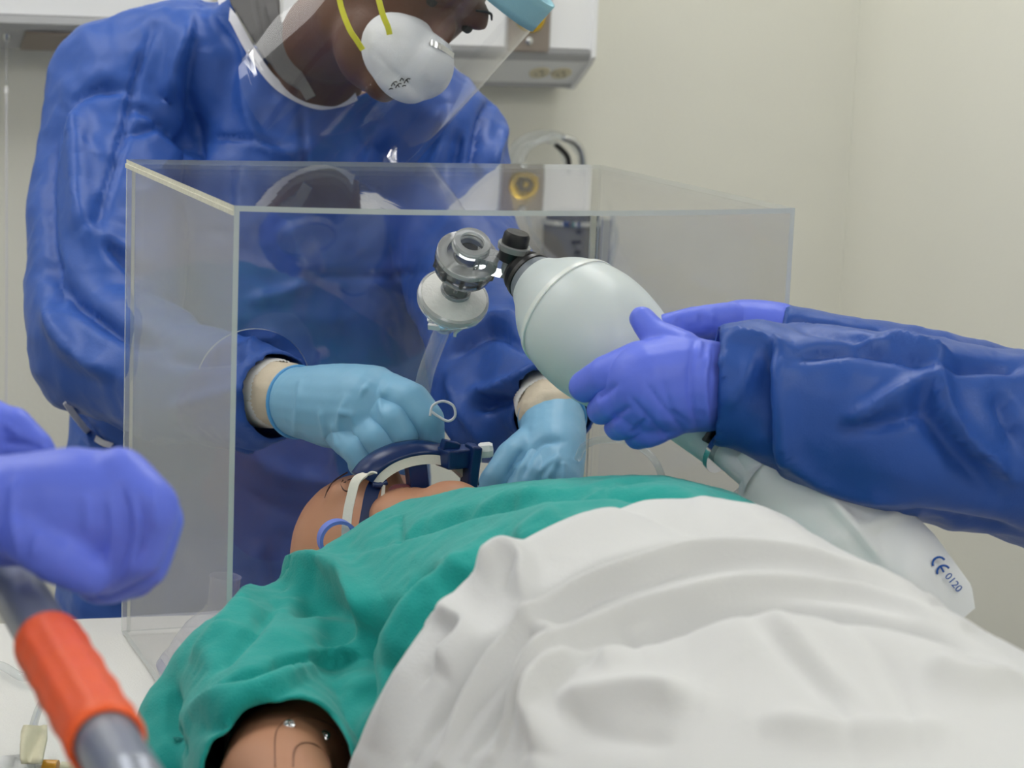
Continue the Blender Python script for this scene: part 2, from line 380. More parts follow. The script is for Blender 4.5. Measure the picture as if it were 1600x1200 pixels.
for px in (843, 877):
    c2 = .5*(sl0+sl1); cx = Yp(px, 110, c2[0])[0]; cc = np.array((cx, c2[0], c2[1])); nn = np.array((0, sn[0], sn[1]))
    so = lathe('power_socket', cc, nn, [(0, .0168), (.002, .0165), (.0028, .015), (.0028, .0001)], M['ivory'], hw, n=28)
    tt = np.array((0, -nn[2], nn[1]))
    for dx, dt, w_, h_ in ((-.006, .003, .0022, .007), (.006, .003, .0022, .008), (0, -.008, .005, .004)):
        q = cc+np.array((dx, 0, 0))+tt*dt+nn*.003
        box('slot', q-np.array((w_/2, h_/2, .0006)), q+np.array((w_/2, h_/2, .0006)), M['dark'], so)
def gas_plate(parent, xc, zc, hh, ww):
    pl = box('gas_outlet_plate', (xc-ww, UY-.008, zc-hh), (xc+ww, UY, zc+hh), M['steel'], parent, bev=.003)
    o = np.array((xc, UY-.008, zc)); ax = (0, -1, 0)
    lathe('brass_ring', o, ax, [(0, .024), (.004, .024), (.006, .021), (.006, .0165), (.002, .0155), (.002, .0001)], M['brass'], pl, n=36)
    lathe('outlet_nut', o, ax, [(.002, .0135), (.010, .0135), (.011, .010), (.011, .0065), (.004, .006), (.004, .0001)], M['black'], pl, n=6, smooth=False)
    lathe('outlet_core', o, ax, [(.004, .0055), (.012, .0045), (.012, .0001)], M['brass'], pl, n=18)
    for s in (-1, 1): lathe('screw', o+np.array((0, 0, s*.037)), ax, [(0, .0062), (.002, .0058), (.0035, .003), (.0035, .0001)], M['chrome'], pl, n=18)
    return pl
gp = Yp(825, 30, UY)
gas_plate(hw, gp[0], gp[2]+.004, .054, .034)
box('plate_gasket', (gp[0]-.037, UY-.004, gp[2]-.053), (gp[0]+.037, UY, gp[2]+.061), M['unitgrey'], hw, bev=.002)

# over-bed lamp with a pull chain, left of the clinician
b = Yp(80, 24, UY); lz = b[2]; lx1 = Yp(330, 24, UY)[0]; lx0 = Yp(-700, 0, UY)[0]
lampo = empty('over_bed_lamp', (.5*(lx0+lx1), WY1, lz), 'long white wall lamp housing with grey underside and bead pull chain', 'lamp')
prism_x('housing', lx0, lx1, [(WY1, lz+.3), (UY, lz+.3), (UY, lz), (WY1, lz)], M['unit'], lampo)
prism_x('lower_rail', lx0, lx1, [(UY+.01, lz), (UY-.004, lz-.002), (UY-.005, lz-.012), (UY+.004, lz-.02), (UY+.02, lz-.02), (UY+.02, lz)], M['unitgrey'], lampo)
prism_x('underside', lx0, lx1, [(UY+.006, lz-.02), (UY+.07, lz-.05), (WY1, lz-.05), (WY1, lz-.02)], M['unitgrey'], lampo)
prism_x('louvre', Yp(42, 60, UY)[0], lx1-.02, [(UY+.012, lz-.0235), (UY+.062, lz-.048), (UY+.060, lz-.052), (UY+.010, lz-.0275)], M['steel'], lampo)
cp = Yp(10, 62, UY+.03)
lathe('chain_socket', cp+np.array((0, 0, .012)), (0, 0, -1), [(0, .006), (.01, .006), (.014, .004), (.016, .0001)], M['chrome'], lampo, n=18)
ch = empty('pull_chain', cp, 'thin bead pull chain with white cord hanging from the wall lamp', 'chain')
z0 = cp[2]-.004; bm = bmesh.new()
for k in range(22):
    g = bmesh.ops.create_icosphere(bm, subdivisions=1, radius=.0016)
    bmesh.ops.translate(bm, verts=g['verts'], vec=(cp[0], cp[1], z0-k*.0028))
meta(link('bead_string', from_bm(bm, 'bead_string'), M['chrome'], ch), kind='stuff')
zc_ = z0-22*.0028
lathe('bell_connector', (cp[0], cp[1], zc_), (0, 0, -1), [(0, .001), (.001, .0024), (.010, .003), (.011, .0001)], M['white'], ch, n=14)
tube('cord', [(cp[0], cp[1], zc_-.008), (cp[0]+.001, cp[1], zc_-.3), (cp[0], cp[1], zc_-.62)], .0011, M['trim'], ch, n=6)

# suction canister and coiled tubing on the wall to the right of the clinician
SY = 1.6
cc = Yp(893, 372, SY); sc = empty('suction_canister', (cc[0], SY, cc[2]-.07), 'smoky graduated suction canister with chrome lid rim mounted on the wall', 'canister')
ctop = Yp(893, 340, SY)[2]; cr = .047
lathe('jar', (cc[0], SY, ctop-.17), (0, 0, 1), [(0, .0001), (0, cr-.006), (.008, cr-.002), (.165, cr), (.165, cr-.003), (.012, cr-.005), (.012, .0001)], M['canister'], sc)
lathe('rim', (cc[0], SY, ctop-.006), (0, 0, 1), [(-.004, cr+.0005), (-.004, cr+.003), (.004, cr+.003), (.004, cr-.004), (-.004, cr-.004)], M['chrome'], sc)
lathe('lid', (cc[0], SY, ctop-.003), (0, 0, 1), [(0, cr-.003), (.012, cr-.006), (.018, .02), (.018, .0001)], M['smokegrey'], sc)
for k in range(9):
    zz = ctop-.02-k*.016; x_, y_, _a = frame_of((0, 0, 1)); a0 = math.radians(-97)
    box('graduation_mark', (cc[0]-.012-(.006 if k % 2 else 0), SY-cr-.0012, zz), (cc[0]-.003, SY-cr+.003, zz+.0045), M['dark'], sc)
box('bracket', (cc[0]+.03, SY-.02, ctop-.14), (cc[0]+.062, WY1, ctop+.0), M['chrome'], sc, bev=.003)
ct = empty('suction_tubing', Yp(850, 230, SY), 'coil of clear suction tubing with a bent chrome connector hung on the wall', 'tubing')
def wp(l, y=SY): return [Yp(px, py, y) for px, py in l]
tube('coil_tube', wp([(790, 262), (806, 225), (842, 208), (880, 214), (905, 240), (908, 262)]), .0052, M['tube'], ct, n=10)
tube('coil_tube', wp([(796, 275), (812, 232), (845, 218), (872, 228), (888, 262)], SY-.02), .0052, M['tube'], ct, n=10)
tube('coil_tube', wp([(800, 290), (822, 236), (860, 214), (886, 217)], SY-.035), .0052, M['tube'], ct, n=10)
tube('chrome_elbow', wp([(880, 215), (896, 221), (908, 236), (911, 256), (911, 275)], SY-.035), .0062, M['chrome'], ct, n=14)
tube('black_elbow', wp([(868, 226), (880, 236), (887, 246), (889, 258), (889, 272)], SY-.045), .0042, M['black'], ct, n=12)
tube('long_tube', wp([(822, 300), (826, 345), (845, 385), (875, 410), (905, 430)], SY-.06), .0045, M['tube'], ct, n=10)
tube('hanging_tube', wp([(948, 310), (958, 340), (962, 375), (955, 405), (946, 450), (930, 560), (905, 640)], SY-.02), .0045, M['tube'], ct, n=10)

# ================================================================ BED
bed = empty('hospital_bed', (.27, -.5, FZ), 'hospital bed with white linen under the manikin', 'bed')
bm = bmesh.new(); bmesh.ops.create_grid(bm, x_segments=90, y_segments=150, size=.5)
bx0, bx1, by0, by1 = -.2, .78, -1.55, Zp(190, 947, 0)[1]
for v in bm.verts:
    x = bx0+(v.co.x+.5)*(bx1-bx0); y = by0+(v.co.y+.5)*(by1-by0); e = min(x-bx0, bx1-x, y-by0, by1-y)
    v.co = (x, y, -.0005-.02*max(0, 1-e/.025)**2)
me = from_bm(bm, 'linen'); V = getV(me); V[:, 2] -= .0035*(1+crumple(V*np.array((1, 1, 0)), 6, 3, 3)); setV(me, V)
link('linen', me, M['bed'], bed)
box('mattress', (bx0+.002, by0+.002, -.16), (bx1-.002, by1-.002, -.016), M['bed'], bed, bev=.012)
box('base_frame', (bx0+.03, by0+.05, -.24), (bx1-.03, by1-.05, -.165), M['rail'], bed, bev=.01)
for x in (bx0+.1, bx1-.1):
    for y in (by0+.15, by1-.2): lathe('leg', (x, y, FZ), (0, 0, 1), [(0, .03), (.05, .03), (.05, .022), (abs(FZ)-.24, .022)], M['rail'], bed, n=20)
# side rail on the left with the orange grip
RX = -.235
r0 = Xp(60, 978, RX); RZ = r0[2]
def railpt(px, py): q = Xp(px, py, RX); return np.array((RX, q[1], RZ))
ya = railpt(10, 900)[1]; yb = railpt(176, 1160)[1]
rl = empty('bed_side_rail', (RX, -.6, -.2), 'grey tubular bed rail with a ribbed orange grip', 'rail')
tube('rail_tube', [(RX, ya+.30, RZ-.42), (RX, ya+.28, RZ-.1), (RX, ya+.22, RZ-.015), (RX, ya+.12, RZ), (RX, ya, RZ), (RX, yb, RZ), (RX, yb-.06, RZ-.002), (RX+.004, yb-.14, RZ-.03), (RX+.01, yb-.2, RZ-.12), (RX+.01, yb-.22, RZ-.42)], .0158, M['rail'], rl, n=28, samples=140)
g0 = railpt(76, 1004)[1]; g1 = railpt(168, 1145)[1]
V, Fs = [], []
n = 40; prof = [(g0+.001, .017), (g0, .0180), (g0-.004, .0197), (g0-.012, .0197)]+[(y, (.0190)+.0006*math.sin(i*1.6)) for i, y in enumerate(np.linspace(g0-.016, g1+.016, 14))]+[(g1+.010, .0197), (g1+.003, .0197), (g1, .0180), (g1-.001, .017)]
for y, r in prof:
    for k in range(n):
        q = 2*math.pi*k/n; rk = r+(.0007*math.cos(k*math.pi*10/n*2) if .0184 < r < .01965 else 0); V.append((RX+rk*math.cos(q), y, RZ+rk*math.sin(q)))
for i in range(len(prof)-1):
    for k in range(n): Fs.append((i*n+k, i*n+(k+1) % n, (i+1)*n+(k+1) % n, (i+1)*n+k))
link('orange_grip', mesh_vf('orange_grip', V, Fs), M['orange'], rl)

# intravenous line and taped connector on the bed
iv = empty('infusion_line', Zp(50, 1120, .0), 'clear infusion line with beige tape lying on the bed linen', 'tubing')
tube('line', [Zp(-60, 1030, .006), Zp(0, 1040, .006), Zp(30, 1056, .006), Zp(50, 1058, .006), Zp(90, 1062, .006)], .0042, M['tube'], iv, n=10)
tube('line', [Zp(78, 1080, .012), Zp(62, 1105, .012), Zp(52, 1135, .014), Zp(48, 1170, .012), Zp(52, 1230, .006)], .0036, M['tube'], iv, n=10)
tube('line', [Zp(235, 1183, .02), Zp(280, 1186, .022), Zp(320, 1197, .02), Zp(370, 1225, .012)], .004, M['tube'], iv, n=10)
V = []; Fs = []
for s_, (pxl, pxr) in zip(np.linspace(0, 1, 7), ((38, 74), (34, 74), (32, 74), (31, 72), (31, 70), (31, 68), (33, 66))):
    for t_ in np.linspace(0, 1, 6):
        px = pxl+(pxr-pxl)*t_; py = 1136+s_*58; V.append(Zp(px, py, .020+.004*math.sin(t_*5+s_*3)))
Fs = [(i*6+k, i*6+k+1, i*6+7+k, i*6+6+k) for i in range(6) for k in range(5)]
thick(link('tape', mesh_vf('tape', V, Fs), M['tape'], iv), .002)
ga = empty('gauze_pad', Zp(90, 1195, 0), 'white gauze pad with an amber-capped vial at the bed edge', 'gauze')
V = []; Fs = []
for i in range(10):
    for k in range(12):
        px = -10+k*14; py = 1192+i*9-8*math.sin(k*.7); V.append(Zp(px, py, .004+.004*math.sin(k*1.3+i)))
Fs = [(i*12+k, i*12+k+1, i*12+13+k, i*12+12+k) for i in range(9) for k in range(11)]
thick(link('pad', mesh_vf('pad', V, Fs), M['sheet'], ga), .004)
p0 = Zp(68, 1198, .012); p1 = Zp(130, 1203, .012)
lathe('amber_cap', p0, p1-p0, [(0, .0001), (0, .006), (.012, .0065), (.012, .0001)], M['amber'], ga, n=18)
lathe('vial', p0+(p1-p0)*.45, p1-p0, [(0, .0001), (0, .0055), (.03, .0055), (.03, .0001)], M['tape'], ga, n=18)

# ================================================================ ACRYLIC BOX
BW, BD, BH, BT = .5, .4406, .4749, .0045
bxo = empty('intubation_box', (BW/2, BD/2, 0), 'clear acrylic intubation box standing over the manikin head', 'box')
def panel(name, lo, hi, edge_axes):
    o = box(name, lo, hi, M['acrylic'], bxo); me = o.data; me.materials.append(M['acrylic_edge']); me.materials.append(M['acrylic_glue'])
    for p in me.polygons:
        k = int(np.argmax(np.abs(p.normal))); s = '+' if p.normal[k] > 0 else '-'
        if ('xyz'[k]+s) in edge_axes: p.material_index = 1
        elif ('xyz'[k]+s+'g') in edge_axes: p.material_index = 2
    return o
panel('left_panel', (0, 0, 0), (BT, BD-BT, BH-BT), ('y-', 'z-'))
panel('right_panel', (BW-BT, 0, 0), (BW, BD-BT, BH-BT), ('y-', 'z-'))
V = []; Fs = []                                       # the lid sags a little along its free front edge
nx, ny = 25, 5
for iz in (0, 1):
    for j in range(ny):
        for i in range(nx):
            x = BW*i/(nx-1); y = BD*j/(ny-1); V.append((x, y, BH-BT+iz*BT-.0032*4*(x/BW)*(1-x/BW)*(1-y/BD)))
def vi(iz, j, i): return iz*nx*ny+j*nx+i
mats_ = []
for j in range(ny-1):
    for i in range(nx-1):
        Fs += [(vi(1, j, i), vi(1, j, i+1), vi(1, j+1, i+1), vi(1, j+1, i)), (vi(0, j, i), vi(0, j+1, i), vi(0, j+1, i+1), vi(0, j, i+1))]; mats_ += [0, 0]
for i in range(nx-1):
    Fs += [(vi(0, 0, i), vi(0, 0, i+1), vi(1, 0, i+1), vi(1, 0, i)), (vi(0, ny-1, i+1), vi(0, ny-1, i), vi(1, ny-1, i), vi(1, ny-1, i+1))]; mats_ += [1, 1]
for j in range(ny-1):
    Fs += [(vi(0, j+1, 0), vi(0, j, 0), vi(1, j, 0), vi(1, j+1, 0)), (vi(0, j, nx-1), vi(0, j+1, nx-1), vi(1, j+1, nx-1), vi(1, j, nx-1))]; mats_ += [2, 1]
me = mesh_vf('top_panel', V, Fs); me.materials.append(M['acrylic']); me.materials.append(M['acrylic_edge']); me.materials.append(M['acrylic_glue'])
me.polygons.foreach_set('material_index', mats_); link('top_panel', me, None, bxo, smooth=False)
# glued seam along the left top edge
box('glue_seam', (-.0012, .0, BH-BT-.0035), (.0, BD, BH-BT+.0005), M['acrylic_glue'], bxo)
box('glue_seam', (BT, BD-BT-.003, 0), (BT+.003, BD-BT, BH-BT), M['acrylic_edge'], bxo)
box('glue_seam', (BW-BT-.006, BD-BT-.003, 0), (BW-BT, BD-BT, BH-BT), M['acrylic_glue'], bxo)
# rear panel with two arm holes
hl = Yp(395, 604, BD); hr = Yp(800, 612, BD); HR = .0595
def holed_plate(name, y0, y1, holes):
    bm = bmesh.new(); loops = []
    o_ = [(0, 0), (BW, 0), (BW, BH-BT), (0, BH-BT)]; ring = [bm.verts.new((x, y0, z)) for x, z in o_]
    edges = [bm.edges.new((ring[i], ring[(i+1) % 4])) for i in range(4)]
    hv = []
    for cx, cz in holes:
        vs_ = [bm.verts.new((cx+HR*math.cos(2*math.pi*k/48), y0, cz+HR*math.sin(2*math.pi*k/48))) for k in range(48)]
        edges += [bm.edges.new((vs_[k], vs_[(k+1) % 48])) for k in range(48)]
    bmesh.ops.triangle_fill(bm, use_beauty=True, use_dissolve=False, edges=edges)
    r = bmesh.ops.extrude_face_region(bm, geom=list(bm.faces))
    bmesh.ops.translate(bm, verts=[g for g in r['geom'] if isinstance(g, bmesh.types.BMVert)], vec=(0, y1-y0, 0))
    return from_bm(bm, name)
me = holed_plate('back_panel', BD-BT, BD, ((hl[0], hl[2]), (hr[0], hr[2])))
me.materials.append(M['acrylic']); me.materials.append(M['acrylic_edge'])
for p in me.polygons:
    if abs(p.normal.y) < .5: p.material_index = 1
link('back_panel', me, None, bxo, smooth=False)

# ================================================================ RESUSCITATOR
FC = D(708, 466, 2.09)
AX = .66*(.36*CR+.93*CU)-.75*CF; AX /= np.linalg.norm(AX)
fl = empty('breathing_filter', FC, 'clear round breathing filter between the tube and the resuscitator valve', 'filter')
lathe('housing', FC, AX, [(-.012, .011), (-.010, .018), (-.003, .0315), (.003, .0318), (.007, .026), (.011, .0135)], M['filter'], fl, n=56)
lathe('rim', FC, AX, [(-.006, .0300), (-.0055, .0328), (-.001, .0338), (.003, .0332), (.0045, .0308), (.002, .0296)], M['smoke_rim'], fl, n=56)
lathe('upper_port', FC, AX, [(.009, .0135), (.0125, .0132), (.0125, .0122), (.030, .0120), (.030, .0105), (.012, .0105)], M['smoke'], fl, n=36)
lathe('port_collar', FC, AX, [(.0095, .0145), (.014, .0138), (.014, .0122), (.0095, .0122)], M['smoke_rim'], fl, n=36)
lathe('lower_port', FC, AX, [(-.010, .013), (-.016, .0118), (-.032, .0112), (-.032, .0095), (-.012, .0095)], M['smoke_rim'], fl, n=36)
lathe('sample_port', FC+AX*.0105-CU*.002-CF*.016, AX, [(0, .0022), (.004, .0022), (.004, .0012), (0, .0012)], M['smoke'], fl, n=14)
bv = empty('bag_resuscitator', FC+AX*.05, 'translucent grey bag resuscitator with valve, black cap and white reservoir bag', 'resuscitator')
VC = FC+AX*.052
lathe('valve_lower_ring', VC, AX, [(-.020, .012), (-.018, .021), (-.012, .0265), (-.006, .0275), (-.004, .0255), (-.002, .0285), (.003, .0285), (.005, .0268)], M['smokegrey'], bv, n=48)
lathe('valve_body', VC, AX, [(.004, .0285), (.009, .0285), (.010, .0272), (.010, .0195), (.006, .0180), (.006, .0128)], M['smoke_rim'], bv, n=48)
lathe('valve_chimney', VC, AX, [(.006, .0130), (.022, .0125), (.022, .0105), (.008, .0105)], M['smoke'], bv, n=40)
lathe('valve_flap', VC, AX, [(.012, .0001), (.0125, .0098), (.014, .0098), (.0145, .0001)], M['smokegrey'], bv, n=30)
lathe('valve_top_ring', VC, AX, [(.019, .0108), (.019, .0172), (.026, .0172), (.0272, .0162), (.0272, .0112), (.025, .0105)], M['smoke_rim'], bv, n=44)
for k in range(10):
    x_, y_, a_ = frame_of(AX); q = 2*math.pi*k/10; c = VC+(x_*math.cos(q)+y_*math.sin(q))*.0272-AX*.007
    lathe('ring_lug', c, AX, [(0, .0001), (0, .0022), (.008, .0022), (.008, .0001)], M['smokegrey'], bv, n=8)
BN = D(816, 423, 2.035); BE = D(1118, 684, 1.90); BA = BE-BN; BL = np.linalg.norm(BA); BA /= BL
# square elbow from the valve to the bag
e0 = VC+AX*.012+(BA*.010); e1 = BN-BA*.002
x_ = np.cross(BA, AX); x_ /= np.linalg.norm(x_)
ribbon('valve_elbow', [e0, e0*.5+e1*.5, e1], x_, .017, .016, M['smoke'], bv)
lathe('elbow_socket', e1-BA*.012, BA, [(0, .010), (0, .0125), (.012, .014), (.012, .010)], M['smoke_rim'], bv, n=30)
PC = D(800, 398, 2.03); pa = .25*CR+.93*CU-.35*CF; pa /= np.linalg.norm(pa)
lathe('relief_valve', PC, pa, [(-.006, .0001), (-.006, .011), (.004, .0125), (.006, .0138), (.009, .0138), (.009, .0001)], M['black'], bv, n=30)
lathe('relief_cap', PC+pa*.009, pa, [(0, .0118), (.003, .0122), (.010, .0118), (.0125, .0100), (.0128, .0001)], M['black'], bv, n=30)
lathe('relief_skirt', PC+pa*.004, pa, [(0, .0142), (.005, .0152), (.006, .0146), (.006, .012)], M['smoke_rim'], bv, n=30)
tube('relief_neck', [PC-pa*.004, PC-pa*.014+BA*.004, e1-BA*.004], .0075, M['smoke_rim'], bv, n=16)
lathe('black_collar', BN, BA, [(-.004, .013), (-.004, .0185), (.0, .0205), (.004, .019), (.006, .0225), (.010, .0230), (.012, .0205)], M['black'], bv, n=44)
lathe('grey_neck', BN, BA, [(.008, .0205), (.012, .0228), (.022, .0252), (.026, .0275), (.030, .024)], M['collar'], bv, n=44)
bp = [(.020, .0235), (.026, .029), (.035, .0375), (.047, .0455), (.062, .052), (.080, .0565), (.100, .058), (.122, .0565), (.145, .0515), (.168, .0435), (.188, .034), (.202, .028), (BL-.004, .0235), (BL+.002, .0225)]
bpx = np.interp(np.linspace(.02, BL+.002, 60), [q[0] for q in bp], [q[1] for q in bp]); bpx = np.convolve(np.pad(bpx, 3, 'edge'), np.ones(7)/7, 'valid')
V, Fs = lathe_vf(BN, BA, list(zip(np.linspace(.02, BL+.002, 60), bpx)), 72)
me = mesh_vf('bag', V, Fs)
folds(me, [([(1010, 470), (985, 500), (995, 560), (1040, 600)], 26, -.006), ([(960, 470), (985, 520), (985, 590)], 30, .0025), ([(1060, 470), (1035, 490)], 30, -.003)])
link('bag', me, M['bag'], bv)
lathe('bag_seam_band', BN, BA, [(.0625, .0517), (.0630, .0532), (.0655, .0541), (.068, .0546), (.0685, .0535)], M['bagband'], bv, n=72)
lathe('tail_neck', BN, BA, [(BL-.004, .0232), (BL+.012, .0225), (BL+.014, .018)], M['bag'], bv, n=40)
lathe('tail_ring', BN, BA, [(BL+.011, .020), (BL+.011, .0245), (BL+.016, .0245), (BL+.016, .016)], M['chrome'], bv, n=40)
box('tail_valve', D(1120, 682, 1.885)-np.array((.011, .008, .009)), D(1120, 682, 1.885)+np.array((.011, .008, .009)), M['black'], bv, bev=.002, rot=Matrix.Rotation(.5, 3, 'Y'))
lathe('reservoir_neck', BN, BA, [(BL+.014, .0165), (BL+.05, .0165), (BL+.06, .024)], M['reservoir'], bv, n=36)
# reservoir bag: a flat pillow of film hanging beyond the manikin
ra = D(1172, 700, 1.875); rb = D(1448, 1015, 1.83); ax_ = rb-ra; rL = np.linalg.norm(ax_); ax_ /= rL
sd = CR*.66+CU*.75; sd -= ax_*(sd@ax_); sd /= np.linalg.norm(sd); nm = np.cross(ax_, sd); nm *= -np.sign(nm@CF)
ns, nt_ = 50, 40; V = []
for face in (1, -1):
    for i in range(ns):
        s = i/(ns-1); wd = np.interp(s, [0, .06, .16, .35, .7, .93, 1], [.017, .022, .046, .062, .066, .061, .051])
        th = np.interp(s, [0, .1, .35, .8, 1], [.016, .02, .028, .02, .001])
        for k in range(nt_):
            t = -1+2*k/(nt_-1); h = th*max(0, 1-abs(t)**2.2)**.75
            cr = .0035*math.sin(s*17+t*3)*(1-t*t)*s
            V.append(ra+ax_*(s*rL)+sd*(t*wd)+nm*(face*h+(cr if face > 0 else 0)))
Fs = []
for fI in (0, 1):
    o = fI*ns*nt_
    for i in range(ns-1):
        for k in range(nt_-1):
            q = (o+i*nt_+k, o+i*nt_+k+1, o+(i+1)*nt_+k+1, o+(i+1)*nt_+k); Fs.append(q if fI else q[::-1])
me = mesh_vf('reservoir_bag', V, Fs); folds(me, [([(1285, 765), (1340, 830), (1385, 880)], 10, .006), ([(1340, 832), (1420, 800)], 9, .005, 1), ([(1330, 835), (1270, 860)], 10, .003), ([(1400, 880), (1480, 960)], 16, .003)])
resv = link('reservoir_bag', me, M['reservoir'], bv)
def text_on(name, body, size, p, right, up, m, parent, ext=.0003):
    cu = bpy.data.curves.new(name, 'FONT'); cu.body = body; cu.size = size; cu.extrude = ext; cu.align_x = 'LEFT'
    tmp = bpy.data.objects.new('t', cu); COL.objects.link(tmp)
    me = bpy.data.meshes.new_from_object(tmp.evaluated_get(bpy.context.evaluated_depsgraph_get())); bpy.data.objects.remove(tmp)
    r = np.array(right, float); r /= np.linalg.norm(r); u_ = np.array(up, float); u_ -= r*(u_@r); u_ /= np.linalg.norm(u_); n_ = np.cross(r, u_)
    V = getV(me); setV(me, np.array(p)+V[:, :1]*r+V[:, 1:2]*u_+V[:, 2:3]*n_)
    return link(name, me, m, parent, smooth=False)
def on_res(px, py, lift=.0012):
    """point on the front film of the reservoir under a pixel"""
    Vv = getV(resv.data); Q, z = pix(Vv); fr = (Vv-ra)@nm > -.002; d = np.linalg.norm(Q-np.array((px, py)), axis=1)+(~fr)*1e6; i = np.argsort(d)[:4]; return D(px, py, z[i].mean())-CF*lift
t0 = on_res(1462, 878, .004); t1 = on_res(1478, 908, .004)
tr = t1-t0; tu = CR*.8+CU*.45
# the conformity mark: two arcs with a middle bar, then the number
def arc_mark(c, rr_, bar):
    r_ = tr/np.linalg.norm(tr); u_ = tu-r_*(tu@r_); u_ /= np.linalg.norm(u_); pts = [c+r_*(-rr_*math.cos(q))+u_*(rr_*math.sin(q)) for q in np.linspace(-1.45, 1.45, 11)]
    tube('printed_mark', pts, .0009, M['ink'], resv, n=6, raw=True)
    if bar: tube('printed_mark', [c-r_*rr_, c-r_*rr_*.5, c+r_*rr_*.05], .0008, M['ink'], resv, n=6)
r_ = tr/np.linalg.norm(tr)
arc_mark(on_res(1466, 880, .004), .0052, False); arc_mark(on_res(1473, 893, .004), .0052, True)
text_on('printed_number', '0120', .0085, on_res(1474, 900, .004), on_res(1487, 916, .004)-on_res(1474, 900, .004), tu, M['ink'], resv)

ox = empty('oxygen_tube', D(1000, 700, 2.05), 'clear oxygen tube arching from behind the green drape', 'tubing')
tube('tube', DD([(903, 716, 2.12), (912, 698, 2.1), (935, 688, 2.08), (975, 688, 2.06), (1008, 704, 2.05), (1028, 728, 2.04), (1036, 760, 2.05), (1036, 800, 2.06)]), .0034, M['tube'], ox, n=12)
ox2 = empty('oxygen_tube', D(1170, 750, 1.98), 'clear oxygen tube running up to the reservoir bag neck', 'tubing')
tube('tube', DD([(1120, 800, 2.0), (1145, 778, 1.98), (1170, 756, 1.96), (1195, 733, 1.93), (1215, 722, 1.9)]), .0034, M['tube'], ox2, n=12)

et = empty('breathing_tube', D(665, 600, 2.12), 'clear curved breathing tube with a white connector above the mouth', 'tube')
TB = FC-AX*.030
tube('tube_wall', [TB+AX*.006, TB-AX*.012, D(668, 575, 2.125), D(660, 612, 2.13), D(655, 655, 2.135), D(651, 700, 2.13), D(648, 745, 2.12)], .0078, M['tube'], et, n=20, samples=60)
lathe('connector', FC-AX*.030, AX, [(-.012, .0088), (-.010, .0104), (.004, .0108), (.004, .009), (-.012, .0082)], M['smoke_rim'], et, n=30)
x_, y_, a_ = frame_of(AX)
for s in (-1, 1):
    c = FC-AX*.040+CR*.0115*s-CU*.004*s
    ribbon('connector_wing', [c-AX*.006, c, c+AX*.006+CR*.004*s], np.cross(CR, AX), .007, .0025, M['white'], et)
ribbon('connector_bar', [FC-AX*.041-CR*.014-CF*.010, FC-AX*.043-CF*.013, FC-AX*.041+CR*.014-CF*.010], AX, .006, .0028, M['white'], et)
pl = empty('pilot_line', D(700, 640, 2.1), 'thin clear pilot line looping beside the blue glove', 'tubing')
tube('line', DD([(672, 650, 2.09), (676, 634, 2.09), (692, 627, 2.09), (708, 634, 2.09), (711, 650, 2.09), (700, 658, 2.09), (684, 650, 2.09), (674, 643, 2.09)]), .0013, M['trim'], pl, n=8, samples=60)

# clear anaesthetic face mask lying on the linen
mb = Zp(338, 1070, 0); mk = empty('face_mask', mb, 'clear purplish resuscitation face mask lying on the bed linen beside the drape', 'mask')
ma = np.array((.06, -.05, 1.)); ma /= np.linalg.norm(ma)
lathe('cushion', mb+np.array((0, 0, .012)), ma, [(-.012, .040), (-.006, .052), (.004, .0565), (.013, .052), (.019, .046)], M['softmask'], mk, n=56)
lathe('dome', mb+np.array((0, 0, .012)), ma, [(.018, .0475), (.030, .042), (.045, .033), (.056, .022), (.062, .0165)], M['softmask'], mk, n=56)
lathe('connector', mb+np.array((0, 0, .012)), ma, [(.060, .0172), (.064, .0165), (.066, .0142), (.092, .0142), (.094, .0150), (.094, .0118), (.064, .0118)], M['softmask'], mk, n=44)

# ================================================================ MANIKIN, GOWN AND SHEET
RIDGE_Y = [-1.5, -.75, -.6, -.45, -.29, -.22, -.16, -.11, 0, .09, .13]
RIDGE_Z = [.22, .258, .276, .279, .282, .284, .274, .265, .238, .211, .19]
def ridge(y): return np.interp(y, RIDGE_Y, RIDGE_Z)
def cxx(y): return np.interp(y, [-1.5, -.3, -.1, .09, .13], [.30, .285, .28, .25, .24])
man = empty('medical_manikin', (.27, -.2, 0), 'tan vinyl medical training manikin lying on its back with mouth open', 'manikin')
HA = np.array((-.27, .96, .05)); HA /= np.linalg.norm(HA)           # chin -> crown
HX = np.cross(HA, (0, 0, 1)); HX /= np.linalg.norm(HX); HZ = np.cross(HX, HA)
def hp(l, a, h): return np.array((.207, .243, .105))+HX*l+HA*a+HZ*h    # lateral (towards its left), towards crown, up
HAX = np.array((HX, HA, HZ))
prims = [ell(hp(0, .01, .0), (.071, .102, .088), HAX), ell(hp(0, -.045, .022), (.060, .072, .066), HAX), ell(hp(0, -.098, .056), (.036, .030, .038), HAX), ell(hp(0, -.075, .045), (.050, .05, .045), HAX),
         ell(hp(0, .0, .078), (.014, .03, .03), HAX), ell(hp(-.028, .018, .066), (.022, .02, .02), HAX), ell(hp(.028, .018, .066), (.022, .02, .02), HAX),
         ell(hp(-.071, -.01, -.015), (.010, .028, .02), HAX), ell(hp(.071, -.01, -.015), (.010, .028, .02), HAX)]
prims += [ell(D(704, 791, 2.068), (.035, .028, .024), HAX), ell(D(645, 806, 2.083), (.042, .04, .026), HAX)]
prims += chain([hp(0, -.06, -.02), (.26, .02, .09), (.27, -.05, .09)], [.056, .058, .09])
prims += [ell((.275, -.22, .115), (.19, .26, .11)), ell((.285, -.7, .08), (.17, .3, .072))]
prims += chain([(.10, -.1, .08), (-.002, -.19, .08), (-.026, -.26, .084), (-.03, -.42, .075), (-.02, -.62, .06)], [.045, .042, .042, .038, .03])
